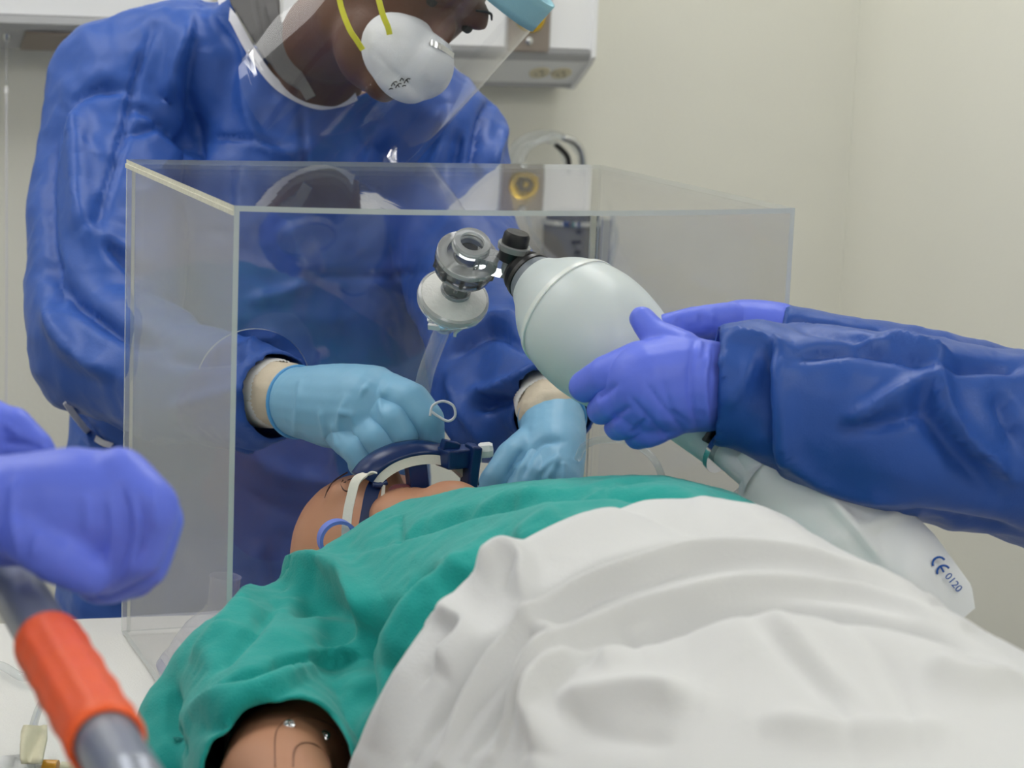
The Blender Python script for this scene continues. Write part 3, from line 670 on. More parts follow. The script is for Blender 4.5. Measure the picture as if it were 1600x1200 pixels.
prims += chain([(.44, -.1, .075), (.47, -.2, .065), (.48, -.42, .045), (.475, -.62, .04)], [.05, .042, .034, .028])
for sx in (.2, .37): prims += chain([(sx, -.85, .075), (sx, -1.2, .07), (sx, -1.44, .055)], [.065, .055, .045])
me = organic('body', prims, .0042, 6)
V = getV(me); N = getN(me)
mc = hp(.004, -.058, .088); l_ = (V-mc)@HX; a_ = (V-mc)@HA; h_ = (V-mc)@HZ
g = np.exp(-((l_/.021)**2+((a_+.0)/.017)**2)**1.5)*(h_ > -.05)
V = V-HZ*(g*.030)[:, None]
lip = np.exp(-((np.sqrt((l_/.026)**2+(a_/.021)**2)-1)/.22)**2)*(h_ > -.05); V = V+HZ*(lip*.004)[:, None]
setV(me, V)
eyes = [hp(-.030, .020, .083), hp(.030, .020, .083)]
body = link('body', me, M['dummy'], man)
def mouth_pred(c): return (((c-mc)@HX/.021)**2+((c-mc)@HA/.016)**2 < 1) & ((c-mc)@HZ < -.004) & ((c-mc)@HZ > -.06)
paint(me, M['dummy_dark'], mouth_pred)
link('tongue', organic('tongue', [ell(D(630, 768, 2.094), (.014, .016, .0065), HAX)], .0025, 3), M['tongue'], man)
# eye slit and brow seam on the near side of the face
def on_mesh(me_, px, py, lift=.0006):
    V_ = getV(me_); N_ = getN(me_); Q, z = pix(V_); fr = ((CAM-V_)*N_).sum(1) > 0; d = np.linalg.norm(Q-np.array((px, py)), axis=1)+(~fr)*1e5
    i = np.argsort(d)[:6]; i = i[z[i] < z[i].min()+.02]; return D(px, py, z[i].mean())-CF*lift
tube('eyelid_line', [on_mesh(me, *p) for p in ((536, 750), (533, 758), (538, 766), (546, 768))], .0007, M['dummy_dark'], man, n=6)
tube('eyelid_line', [on_mesh(me, *p) for p in ((538, 756), (546, 751), (556, 748), (563, 747))], .0016, M['dummy_dark'], man, n=6)
tube('brow_line', [on_mesh(me, *p) for p in ((508, 778), (512, 766), (520, 754), (531, 745), (543, 738))], .0008, M['dummy_dark'], man, n=6)
# access panel and screws on the upper arm
def arm_pt(px, py, lift=.001): return on_mesh(me, px, py, lift)
for px, py in ((452, 1133), (507, 1150)):
    c = arm_pt(px, py, .0005); lathe('arm_screw', c-(-CF)*.001, -CF*.8+CU*.6, [(0, .0042), (.0012, .0040), (.0018, .0022), (.0010, .0012), (.0010, .0001)], M['chrome'], man, n=16)
def seam(pts, closed=False): tube('arm_panel_seam', [arm_pt(*p, .0002) for p in pts], 0.00055, M['dummy_seam'], man, n=6)
seam([(430, 1198), (430, 1150), (440, 1131), (460, 1120), (490, 1122), (520, 1136), (535, 1165)])
seam([(458, 1198), (460, 1172), (472, 1161), (492, 1163), (510, 1180), (516, 1199)])

# tube holder over the mouth
th = empty('tube_holder', mc, 'navy tube holder with white foam rim strapped across the manikin mouth', 'tube holder')
AH = .5*(HZ*.75-CF*.6)
rim = DD([(588, 756, 2.085), (600, 742, 2.084), (620, 729, 2.085), (648, 720, 2.088), (678, 718, 2.093), (705, 725, 2.10), (726, 742, 2.11), (740, 764, 2.115)])
rim_c = spline(rim, 40)
ribbon('foam_rim', rim, HA*.25+HZ*.97, .0085, .006, M['foam'], th, samples=40)
nv = []; S = []
cen = D(665, 790, 2.12)
for i, p in enumerate(rim_c[::5]):
    o_ = p-cen; o_ -= HA*(o_@HA); o_ /= np.linalg.norm(o_); nv.append(p+HA*.021+o_*.004); S.append(HA)
V = []; Fs = []; nA = 40; nB = 9
for i in range(nA):
    p = rim_c[i]; o_ = p-cen; o_ -= HA*(o_@HA); o_ /= np.linalg.norm(o_)
    for k in range(nB):
        t = k/(nB-1); V.append(p+HA*(.001+t*.024)+o_*(.003+.007*math.sin(min(t*1.7, 1)*math.pi/2)-.004*max(0, t-.7)))
Fs = [(i*nB+k, i*nB+k+1, (i+1)*nB+k+1, (i+1)*nB+k) for i in range(nA-1) for k in range(nB-1)]
thick(link('holder_arch', mesh_vf('holder_arch', V, Fs), M['navy'], th), .004)
c = D(652, 745, 2.098)
box('bite_block', c-np.array((.009, .008, .022)), c+np.array((.009, .008, .016)), M['navy'], th, bev=.002, rot=Matrix.Rotation(-.15, 3, 'Y'))
c = D(716, 712, 2.10)
box('clamp_block', c-np.array((.018, .014, .010)), c+np.array((.014, .014, .008)), M['navy'], th, bev=.003, rot=Matrix.Rotation(.2, 3, 'Z'))
c = D(736, 728, 2.10)
box('clamp_plate', c-np.array((.005, .012, .022)), c+np.array((.005, .012, .020)), M['navy'], th, bev=.003, rot=Matrix.Rotation(.1, 3, 'Y'))
box('clamp_tab', D(703, 697, 2.095)-np.array((.008, .006, .005)), D(703, 697, 2.095)+np.array((.008, .006, .005)), M['navy'], th, bev=.002, rot=Matrix.Rotation(.25, 3, 'Y'))
k0 = D(738, 705, 2.10)
lathe('locking_knob', k0, CR+.08*CU, [(0, .0042), (.006, .0042), (.006, .0062), (.008, .0074), (.016, .0074), (.019, .006), (.0195, .0001)], M['white'], th, n=8, smooth=False)
lathe('knob_stem', D(736, 717, 2.10), CR, [(0, .0035), (.010, .0035), (.010, .0001)], M['white'], th, n=14)
ribbon('strap', DD([(588, 742, 2.083), (570, 742, 2.08), (556, 752, 2.075), (549, 775, 2.07), (543, 805, 2.065), (541, 840, 2.06), (545, 870, 2.06)]), CR*.9+CU*.1, .0085, .0018, M['foam'], th)
ribbon('strap_lining', DD([(589, 752, 2.09), (581, 770, 2.085), (575, 800, 2.08), (569, 835, 2.075), (566, 862, 2.07)]), CR, .0128, .0014, M['navy'], th)
ribbon('strap_edge', DD([(586, 742, 2.083), (598, 752, 2.083), (598, 775, 2.08), (592, 805, 2.075), (583, 838, 2.07)]), CR*.7+CF*.7, .0026, .0022, M['foam'], th)
tube('holder_post', DD([(582, 757, 2.08), (592, 758, 2.082), (604, 753, 2.085)]), .0028, M['navy'], th, n=10)
rc = D(527, 842, 2.05)
lathe('velcro_ring', rc, -CF*.86+CR*.35-CU*.2, [(-.005, .0148), (-.005, .0178), (.006, .0182), (.006, .0150), (-.005, .0148)], M['velcro'], th, n=40)

# ---- gown
def torso_solid(y0, y1, n_y=70, n_t=60, inset=0., near=.255, far=.26, p=2.25):
    V = []; Fs = []
    ys = np.linspace(y0, y1, n_y)
    for y in ys:
        e = max(0., (y-(y1-.07))/.07); sc = math.sqrt(max(1e-4, 1-e**2.4)) if e > 0 else 1
        for k in range(n_t):
            th_ = math.pi*k/(n_t-1); c_ = -math.cos(th_); w_ = (near if c_ < 0 else far)
            x = cxx(y)+c_*(w_-inset)*(.75+.25*sc); z = (ridge(y)-inset-.045*min(1, max(0, (-.285-.06*max(0, -c_)-y)/.05)))*max(0., 1-abs(c_)**(p if c_ < 0 else p+(1.35-p)*min(1, max(0, (-.13-y)/.12))))**(1/2.)*(.45+.55*sc)
            V.append((x, y-.06*abs(c_)**2*(1 if y > -.1 else max(0, 1-(-.1-y)/.2)), max(z, -.0)))
    for i in range(n_y-1):
        for k in range(n_t-1): Fs.append((i*n_t+k, i*n_t+k+1, (i+1)*n_t+k+1, (i+1)*n_t+k))
        Fs.append((i*n_t+n_t-1, i*n_t, (i+1)*n_t, (i+1)*n_t+n_t-1))
    Fs += [tuple(range(n_t))[::-1], tuple(range((n_y-1)*n_t, n_y*n_t))]
    return V, Fs
_old_caps = caps
def organic_m(name, meshes, prims, voxel, iters):
    global caps
    V = []; Fs = []
    for v, f in meshes: b = len(V); V += list(v); Fs += [tuple(i+b for i in q) for q in f]
    prims = list(prims)
    caps = lambda *a: (V, Fs) if a[0] is None else _old_caps(*a)
    try: return organic(name, [('c', None)]+prims, voxel, iters)
    finally: caps = _old_caps
gp_ = chain([(.10, .02, .075), (.03, -.06, .085), (-.01, -.15, .088), (-.022, -.26, .088)], [.075, .075, .062, .057])
gp_ += chain([(.02, .0, .06), (-.035, -.05, .056), (-.055, -.10, .042)], [.058, .05, .036])
gp_ += chain([(.14, .075, .09), (.06, .03, .09), (0, -.05, .085)], [.065, .06, .06])
gme = organic_m('green_gown', [torso_solid(-.40, .13)], gp_, .0045, 10)
cut(gme, lambda V: (V[:, 1] < -.243+.25*(V[:, 2]-.12)) & (V[:, 0] < .022) & (V[:, 1] > -.45))
rough_cloth(gme, .0055, 10, 5, 4); rough_cloth(gme, .0018, 34, 8, 2)
folds(gme, [
    ([(560, 860), (663, 832), (740, 806), (813, 790), (913, 772), (1000, 768)], 13, -.007, 1),
    ([(590, 850), (700, 806), (800, 778), (900, 758)], 16, .006),
    ([(700, 890), (640, 935), (575, 1000), (545, 1035)], 18, -.010, -1),
    ([(760, 850), (690, 905), (640, 970), (600, 1050)], 22, .008),
    ([(430, 912), (490, 885), (545, 905), (560, 950), (530, 985)], 14, .009),
    ([(450, 950), (500, 935), (540, 965), (500, 1010)], 16, -.009),
    ([(560, 1000), (520, 1020), (470, 1030), (420, 1040), (340, 1075)], 14, -.009, 1),
    ([(590, 960), (560, 1010), (565, 1060), (560, 1110)], 14, -.009),
    ([(530, 1010), (440, 1060), (360, 1090), (290, 1120)], 14, .008),
    ([(470, 1065), (390, 1095), (300, 1150)], 12, -.006),
    ([(275, 1075), (270, 1130), (285, 1190)], 8, -.006),
    ([(410, 910), (350, 985), (300, 1050)], 14, .006),
    ([(440, 930), (390, 990), (330, 1050)], 9, -.005),
    ([(625, 800), (626, 855)], 3, -.0025),
    ([(800, 830), (740, 880), (700, 940)], 20, -.006), ([(880, 800), (800, 850)], 18, .005),
    ([(960, 765), (1020, 772), (1080, 778)], 10, -.005), ([(600, 1080), (640, 1000), (690, 930)], 16, -.005),
], k=2.0)
gown = link('gown', gme, M['green'], man); gown['label'] = 'teal green cotton gown'; thick(gown, .0025)

# ---- white sheet over belly and legs
edge_px = [(545, 1200), (590, 1110), (640, 1040), (690, 960), (740, 905), (830, 845), (930, 800), (1000, 783), (1060, 777)]
SW0, SW1, SP, SPF = .318, .26, 2.3, 1.4
def surf_z(x, y):
    t = (x-cxx(y)); pw_ = SP if t < 0 else SPF; t = t/(SW0 if t < 0 else SW1)
    return (ridge(y)+.006)*np.sqrt(max(0., 1-abs(t)**pw_)) if abs(t) < 1 else 0.
ey = []
for px, py in edge_px:
    for d in np.arange(1.25, 2.2, .002):
        p = D(px, py, d)
        if p[2] < surf_z(p[0], p[1]): ey.append(((p[0]-cxx(p[1]))/SW0, p[1])); break
ey = sorted(ey); exs = [-1.0]+[e[0] for e in ey]+[.3, .6, 1.0]; eys = [ey[0][1]-.01]+[e[1] for e in ey]+[-.25, -.24, -.25]
nth, nl = 420, 400; V = []; Fs = []
ths = np.linspace(0, math.pi, nth)
for j in range(nl):
    f_ = (j/(nl-1))**1.6
    for th_ in ths:
        c_ = -math.cos(th_); y0 = np.interp(c_, exs, eys); y = y0+(-1.48-y0)*f_
        w_ = SW0 if c_ < 0 else SW1
        z = (ridge(y)+.006)*max(0., 1-abs(c_)**(SP if c_ < 0 else SPF))**.5
        x = cxx(y)+c_*w_
        if abs(c_) > .985: x += math.copysign(.02*(abs(c_)-.985)/.015, c_)
        lift = -.007*math.exp(-(y0-y)/.006)            # rolled hem
        V.append((x, y, max(z+lift, .003)))
for j in range(nl-1):
    for k in range(nth-1): Fs.append((j*nth+k, (j+1)*nth+k, (j+1)*nth+k+1, j*nth+k+1))
sme = mesh_vf('white_sheet', V, Fs)
rough_cloth(sme, .0028, 5, 9, 2)
folds(sme, [
    ([(575, 1190), (640, 1080), (720, 970), (800, 900), (900, 845), (1000, 815), (1100, 808)], 26, .007),
    ([(640, 1190), (700, 1090), (780, 1000), (860, 930), (960, 880), (1100, 850), (1250, 866), (1440, 935)], 15, -.008, -1),
    ([(690, 1195), (740, 1110), (820, 1020), (900, 955), (1000, 915), (1120, 885), (1300, 895), (1450, 945)], 13, .010, 1),
    ([(720, 1195), (790, 1090), (860, 1020), (940, 965), (1050, 930), (1180, 908), (1330, 915), (1460, 955)], 8, -.008, -1),
    ([(770, 1190), (830, 1100), (900, 1030), (980, 975), (1080, 945), (1200, 925), (1350, 930), (1500, 985)], 12, .009, 1),
    ([(830, 1170), (880, 1090), (950, 1020), (1030, 975), (1130, 950), (1250, 945), (1420, 975), (1560, 1030)], 10, -.009, -1),
    ([(1000, 1010), (920, 1045), (860, 1100), (840, 1190)], 26, .012),
    ([(990, 990), (940, 1015), (900, 1050)], 8, -.006),
    ([(870, 1110), (1000, 1085), (1100, 1095)], 22, .006),
    ([(880, 1130), (960, 1150), (1060, 1160)], 18, -.0018),
    ([(760, 930), (800, 900), (830, 905), (815, 950)], 14, .007),
    ([(700, 990), (740, 1000), (690, 1060)], 16, .007, 1),
    ([(830, 1010), (870, 1000), (840, 1050)], 12, .006),
    ([(1150, 960), (1300, 1100), (1340, 1190)], 6, -.0016), ([(1190, 960), (1360, 1110)], 6, .0016), ([(1280, 960), (1390, 1060), (1440, 1190)], 6, -.0014),
    ([(1440, 1060), (1520, 1080), (1600, 1070)], 16, .005), ([(1180, 1130), (1330, 1150), (1500, 1150)], 24, .005),
    ([(1060, 1000), (1200, 990), (1400, 1020), (1580, 1080)], 40, .005),
    ([(930, 800), (1000, 812), (1100, 830), (1200, 845)], 12, -.004), ([(1100, 790), (1250, 830), (1380, 885), (1455, 940)], 14, .005),
], k=2.3, wmin=13)
smooth_mesh(sme, 1)
sheet = meta(link('bed_sheet', sme, M['sheet']), 'white cotton sheet with gathered folds drawn up over the manikin belly', 'sheet'); thick(sheet, .003)

# ================================================================ PEOPLE
def inpoly(Q, poly):
    poly = np.array(poly, float); x, y = Q[:, 0], Q[:, 1]; ins = np.zeros(len(Q), bool); j = len(poly)-1
    for i in range(len(poly)):
        xi, yi = poly[i]; xj, yj = poly[j]; c = ((yi > y) != (yj > y)) & (x < (xj-xi)*(y-yi)/(yj-yi+1e-12)+xi); ins ^= c; j = i
    return ins
def glove(name, prims, m, parent, lab, voxel=.0021, iters=3, fl=(), cutpred=None, rough=.0006):
    """prims: one list of shapes, or [palm, finger, finger, ...]; neighbouring fingers are skinned in turn so the clefts between them stay sharp"""
    if prims and isinstance(prims[0], list):
        palm = prims[0]; thin = [(p[0], p[1], p[2], p[3]-.0008, p[4]-.0008) for p in palm]
        sets = [palm+sum(prims[1::2], []), thin+sum(prims[2::2], [])]
    else: sets = [prims]
    V = []; Fs = []
    for s in sets:
        me = organic(name, s, voxel, iters)
        if cutpred is not None: cut(me, cutpred)
        if fl: folds(me, list(fl), k=1.7, wmin=4.5)
        rough_cloth(me, rough, 45, 3, 2)
        b0 = len(V); V += list(getV(me)); Fs += [tuple(i+b0 for i in p.vertices) for p in me.polygons]; bpy.data.meshes.remove(me)
    o = link(name, mesh_vf(name, V, Fs), m, parent); o['label'] = lab; return o
def beyond(p, a):
    p = np.array(p); a = np.array(a, float); a /= np.linalg.norm(a); return lambda V: (V-p)@a > 0

# ---------------- clinician at the head of the bed
cl = empty('person', D(400, 950, 2.68)*np.array((1, 1, 0))+np.array((0, 0, FZ)), 'person in blue isolation gown, white respirator and face shield leaning over the acrylic box', 'person')
Fd = .45*CR-.6*CU-.66*CF; Fd /= np.linalg.norm(Fd)
Fu = .6*CR+.65*CU-.18*CF; Fu -= Fd*(Fu@Fd); Fu /= np.linalg.norm(Fu); Fl = np.cross(Fu, Fd)
HC = D(640, -22, 2.43); FAX = np.array((Fl, Fd, Fu))
def fp(l, d, u_): return HC+Fl*l+Fd*d+Fu*u_
shL, shR = D(195, 150, 2.70), D(690, 225, 2.70)
elL, elR = D(160, 540, 2.50), D(765, 500, 2.56)
wrL, wrR = D(440, 622, 2.255), D(858, 625, 2.30)
hip = D(385, 950, 2.74); chest = D(430, 330, 2.73); upc = D(455, 190, 2.72)
pr = [ell(fp(0, -.012, .012), (.074, .094, .112), FAX), ell(fp(0, .03, -.055), (.056, .058, .062), FAX), ell(fp(0, .072, -.088), (.024, .022, .022), FAX),
      ell(fp(0, .090, -.012), (.012, .018, .028), FAX), ell(fp(0, .096, -.028), (.016, .014, .012), FAX), ell(fp(0, .082, -.062), (.026, .014, .016), FAX),
      ell(fp(-.03, .075, .024), (.022, .018, .012), FAX), ell(fp(.03, .075, .024), (.022, .018, .012), FAX), ell(fp(0, .078, .035), (.045, .016, .012), FAX),
      ell(fp(-.074, -.01, -.01), (.008, .02, .032), FAX), ell(fp(.074, -.01, -.01), (.008, .02, .032), FAX)]
pr += chain([fp(0, -.025, -.06), D(512, 60, 2.57), D(470, 190, 2.74), chest, D(400, 640, 2.76), hip], [.056, .054, .06, .11, .11, .12])
pr += chain([D(470, 190, 2.74), shL, elL, wrL, D(560, 640, 2.18)], [.05, .045, .042, .028, .026])
pr += chain([D(470, 190, 2.74), shR, elR, wrR, D(860, 695, 2.24)], [.05, .045, .042, .026, .02])
hipl, hipr = hip-CR*.09, hip+CR*.09
for q in (hipl, hipr): pr += chain([q, q*np.array((1, 1, 0))+np.array((0, 0, -.42)), q*np.array((1, 1, 0))+np.array((0, 0, FZ+.07)), q*np.array((1, 1, 0))+np.array((0, -.14, FZ+.035))], [.085, .06, .045, .035])
bme = organic('body', pr, .005, 4); link('body', bme, M['skin'], cl)
for s in (-1, 1):
    lathe('eye', fp(s*.030, .083, .012), Fd+Fl*.1*s, [(-.004, .006), (.001, .005), (.002, .003), (.0022, .0001)], M['dark'], cl, n=20)
    tube('eyebrow', [fp(s*.012, .094, .034), fp(s*.032, .090, .040), fp(s*.052, .076, .034)], [.0012, .0016, .0010], M['dark'], cl, n=8)
link('hair', organic('hair', [ell(fp(0, -.028, .040), (.080, .092, .094), FAX), ell(fp(0, -.05, .0), (.077, .07, .08), FAX)], .006, 3), M['dark'], cl)
# respirator
mcn = fp(0, .072, -.050)
mme = organic('respirator', [ell(mcn, (.056, .052, .043), FAX), ell(fp(0, .10, -.038), (.030, .030, .030), FAX), ell(fp(0, .085, -.070), (.036, .036, .024), FAX)], .003, 5)
folds(mme, [([(575, 70), (610, 110), (660, 150)], 6, -.0015), ([(610, 55), (670, 70), (725, 95)], 6, -.0012)])
rsp = link('respirator', mme, M['mask'], cl); rsp['label'] = 'white cup respirator'
def on_resp(px, py, lift=.001): return on_mesh(mme, px, py, lift)
ribbon('nose_clip', [on_resp(672, 66, .002), on_resp(690, 75, .003), on_resp(708, 88, .002)], CU, .006, .002, M['chrome'], rsp)
for k in range(9):                                     # blurred stamp near the lower edge
    sx = 608+k*3.4; sy = 140-(k % 3)*4.5-k*.8
    tube('printed_mark', [on_resp(sx, sy, .0012), on_resp(sx+3, sy-1.5-(k % 2)*3, .0014), on_resp(sx+6, sy-1, .0012)], .0006, M['dark'], rsp, n=5)
ribbon('head_strap', [D(526, -30, 2.36), D(533, 10, 2.355), D(546, 45, 2.35), D(558, 64, 2.35), D(567, 78, 2.352)], -CF*.3+CR, .0058, .0014, M['yellow'], rsp)
ribbon('head_strap', [D(586, -30, 2.34), D(592, 0, 2.335), D(599, 25, 2.333), D(606, 42, 2.333), D(609, 54, 2.335)], -CF*.3+CR, .0060, .0014, M['yellow'], rsp)
# face shield
sh = bpy.data.objects.new('face_shield', None); COL.objects.link(sh); sh.parent = cl; sh.location = Vector(HC)-Vector(cl.location); sh.empty_display_size = .03
V = []; nu, nv_ = 44, 24
for i in range(nv_):
    u_ = .075-.275*i/(nv_-1)
    for k in range(nu):
        q = math.radians(-82+164*k/(nu-1)); rr_ = .128+.012*math.cos(q); V.append(HC+Fd*(rr_*math.cos(q)-.004+.02*max(0, -u_))+Fl*(rr_*math.sin(q)*.92)+Fu*(u_+(.03*(abs(q)/1.43)**4 if i > nv_-4 else 0)))
me = mesh_vf('film', V, [(i*nu+k, i*nu+k+1, (i+1)*nu+k+1, (i+1)*nu+k) for i in range(nv_-1) for k in range(nu-1)]); link('film', me, M['shield'], sh)
V = []
for i in range(5):
    u_ = .088-.034*i/4
    for k in range(nu):
        q = math.radians(-84+168*k/(nu-1)); rr_ = .130+.012*math.cos(q); V.append(HC+Fd*(rr_*math.cos(q)-.004)+Fl*(rr_*math.sin(q)*.92)+Fu*u_)
me = mesh_vf('band', V, [(i*nu+k, i*nu+k+1, (i+1)*nu+k+1, (i+1)*nu+k) for i in range(4) for k in range(nu-1)]); thick(link('band', me, M['foamblue'], sh), .003, 1)
link('forehead_foam', organic('forehead_foam', chain([fp(.05*math.sin(a), .115*math.cos(a)-.01, .075) for a in np.linspace(-1.1, 1.1, 9)], [.014]*9), .005, 3), M['foamblue'], sh)

# gown
gw = chain([upc, chest, D(400, 520, 2.74), D(385, 760, 2.74), hip, hip*np.array((1, 1, 0))+np.array((0, .0, -.45))], [.125, .155, .155, .16, .17, .175])
gw += chain([D(330, 330, 2.72), D(290, 620, 2.72), D(262, 950, 2.72)], [.12, .13, .13]) + chain([D(560, 330, 2.74), D(520, 620, 2.74), D(520, 950, 2.74)], [.12, .11, .12])
gw += chain([upc, D(300, 130, 2.71), shL], [.10, .098, .09]) + chain([shL, D(172, 330, 2.62), elL], [.088, .085, .080]) + chain([elL, D(270, 600, 2.40), D(395, 619, 2.285), D(432, 620, 2.262)], [.078, .066, .048, .0395])
gw += chain([upc, D(600, 165, 2.71), shR], [.10, .09, .078]) + chain([shR, D(712, 380, 2.64), elR], [.078, .070, .072]) + chain([elR, D(805, 570, 2.44), D(838, 612, 2.33), D(856, 636, 2.295)], [.072, .064, .050, .040]) + chain([elR, D(765, 600, 2.42), D(770, 655, 2.36)], [.07, .056, .046])
gw += chain([D(400, 60, 2.69), D(460, 120, 2.665), D(540, 110, 2.665)], [.06, .06, .05])
wme = organic('gown', gw, .0050, 8)
def neck_cut(V):
    Q, z = pix(V); return inpoly(Q, [(352, -200), (372, 30), (400, 82), (440, 132), (492, 160), (552, 150), (640, 110), (700, 60), (700, -200)]) & (z < 2.78)
axL = D(500, 632, 2.20)-D(395, 622, 2.285); axR = D(848, 700, 2.21)-D(838, 618, 2.33)
cutL = beyond(D(437, 626, 2.26), axL); cutR = beyond(D(858, 640, 2.285), axR)
def sleeve_cut(V):
    return (cutL(V) & (np.linalg.norm(V-D(440, 626, 2.26), axis=1) < .075)) | (cutR(V) & (np.linalg.norm(V-D(860, 645, 2.28), axis=1) < .062))
cut(wme, lambda V: neck_cut(V) | sleeve_cut(V))
low = lambda V: np.clip((V[:, 2]+.3)/.2, .3, 1)
rough_cloth(wme, .011, 6.5, 2, 4, low); rough_cloth(wme, .0035, 17, 6, 3, low)
folds(wme, [
    ([(240, 40), (215, 110), (195, 200), (170, 290), (150, 355)], 6, -.006), ([(310, 20), (290, 120), (300, 200), (310, 250)], 14, -.014, 1),
    ([(315, 25), (285, 90), (260, 160)], 18, .010), ([(330, 15), (370, 60), (395, 110)], 12, .006),
    ([(205, 140), (150, 140), (115, 165), (85, 240)], 9, -.008), ([(120, 150), (125, 260), (130, 350), (160, 370)], 20, .014),
    ([(95, 170), (75, 240), (75, 380), (95, 500)], 12, -.010), ([(160, 370), (190, 400), (230, 440)], 10, -.008),
    ([(200, 160), (250, 190), (190, 210)], 8, -.006), ([(250, 190), (300, 230), (305, 260)], 10, -.010),
    ([(380, 95), (390, 180), (420, 235), (520, 230)], 14, .006), ([(310, 210), (400, 220), (470, 240)], 5, -.005), ([(470, 160), (475, 230), (474, 300)], 4, -.004),
    ([(700, 160), (690, 240), (640, 330)], 14, .010), ([(770, 150), (752, 200), (735, 270)], 8, -.010), ([(790, 190), (770, 250), (760, 330)], 8, .009), ([(720, 200), (700, 290)], 10, -.010),
    ([(600, 190), (570, 260), (560, 330)], 18, .008), ([(450, 340), (470, 400), (485, 440)], 20, .010), ([(485, 440), (440, 460), (390, 470)], 12, .008), ([(500, 430), (600, 430), (660, 425)], 5, -.005),
    ([(90, 420), (120, 470), (190, 520), (260, 540)], 14, -.012), ([(70, 470), (110, 540), (190, 590)], 16, .012), ([(380, 560), (400, 530), (440, 530)], 8, .006), ([(250, 560), (330, 560), (400, 545)], 12, -.008), ([(260, 640), (340, 620), (400, 600)], 14, .008),
    ([(700, 540), (760, 505), (830, 500)], 10, .009), ([(700, 560), (770, 520), (850, 560)], 9, -.008), ([(730, 620), (800, 600), (860, 570), (870, 560)], 9, .010), ([(740, 640), (800, 625), (850, 600)], 9, -.010), ([(800, 480), (850, 540), (890, 600)], 8, -.006), ([(700, 580), (720, 640), (760, 700)], 9, .006),
    ([(110, 640), (150, 690), (190, 700)], 8, -.010), ([(370, 690), (440, 740), (540, 760)], 20, .010), ([(380, 760), (440, 790), (560, 800)], 5, -.006), ([(420, 850), (430, 930)], 14, -.010),
], k=1.5)
gwn = link('gown', wme, M['gown'], cl); gwn['label'] = 'blue nonwoven isolation gown'; thick(gwn, .002)
def on_gown(px, py, lift=.002): return on_mesh(wme, px, py, lift)
tp = [on_gown(px, py) for px, py in ((349, 2), (368, 34), (394, 82), (434, 133), (488, 162), (530, 160), (556, 150))]
tp = [D(352, -60, pix(tp[0][None])[1][0]+.02)]+tp
ribbon('neck_binding', tp, CR*.75+CU*.65, .0105, .005, M['trim'], cl)
stp = [on_gown(px, py, .003) for px, py in ((103, 628), (118, 650), (138, 674), (158, 690), (176, 697))]
ribbon('waist_tie', stp, CU*.8+CR*.6, .007, .002, M['trim'], cl)
# scrub top showing at the neck
sme2 = organic('scrub_top', chain([D(428, 30, 2.645), D(440, 90, 2.62), D(470, 150, 2.615), D(560, 130, 2.61)], [.066, .068, .066, .06]), .0028, 8)
cut(sme2, lambda V: inpoly(pix(V)[0], [(430, -200), (440, 30), (462, 95), (494, 158), (600, 158), (760, 100), (760, -200)]) | ~inpoly(pix(V)[0], [(352, -200), (357, 4), (376, 33), (403, 80), (442, 129), (492, 157), (560, 148), (700, 60), (700, -200)]))
ribbon('scrub_collar', [on_mesh(sme2, *p_, .003) for p_ in ((424, 4), (432, 36), (455, 97), (486, 154))], CR*.9+CU*.4, .012, .004, M['scrub'], cl)
folds(sme2, [([(395, -10), (410, 50), (425, 110)], 3, -.003)]); thick(link('scrub_top', sme2, M['scrub'], cl), .002)
# cuffs and gloves, near arm
def cuff_set(c0, ax, r0, rlab):
    ax = np.array(ax)/np.linalg.norm(ax)
    n = 96; V = []; Fs = []; rows = [(-.030, r0*1.04), (-.012, r0*1.05), (-.002, r0*1.04), (.010, r0*1.02), (.014, r0*.97)]
    x_, y_, a_ = frame_of(ax)
    for t, r in rows:
        for k in range(n):
            q = 2*math.pi*k/n; rk = r+(.0005 if k % 2 else -.0005); V.append(c0+ax*t+(x_*math.cos(q)+y_*math.sin(q))*rk)
    for i in range(len(rows)-1):
        for k in range(n): Fs.append((i*n+k, i*n+(k+1) % n, (i+1)*n+(k+1) % n, (i+1)*n+k))
    link('knit_cuff', mesh_vf('knit_cuff', V, Fs), M['knit'], cl)
    me = organic('inner_glove', [('c', c0+ax*.002, c0+ax*.030, r0*.98, r0*.93)], .003, 2); rough_cloth(me, .0022, 38, 4, 3); o = link('inner_glove', me, M['beige'], cl); o['label'] = 'beige latex inner glove'
cuff_set(D(424, 614, 2.262), axL, .0335, '')
cuff_set(D(857, 630, 2.287), axR, .0328, '')
gl = [chain([D(430, 624, 2.25), D(470, 628, 2.225), D(520, 634, 2.195), D(575, 638, 2.165)], [.0338, .0345, .041, .042])]
gl += [chain([D(600, 614, 2.155), D(642, 626, 2.125), D(668, 655, 2.116), D(674, 682, 2.122)], [.021, .0178, .0155, .0125])]
gl += [chain([D(590, 640, 2.152), D(618, 656, 2.120), D(632, 676, 2.118), D(630, 690, 2.135)], [.020, .0165, .0150, .012])]
gl += [chain([D(568, 662, 2.155), D(592, 684, 2.124), D(602, 700, 2.124), D(598, 712, 2.14)], [.0195, .0165, .0150, .012])]
gl += [chain([D(540, 678, 2.165), D(560, 702, 2.135), D(568, 718, 2.134), D(562, 726, 2.15)], [.019, .016, .0142, .0115])]
gl += [chain([D(580, 610, 2.19), D(635, 650, 2.165), D(652, 690, 2.15)], [.02, .015, .012])]
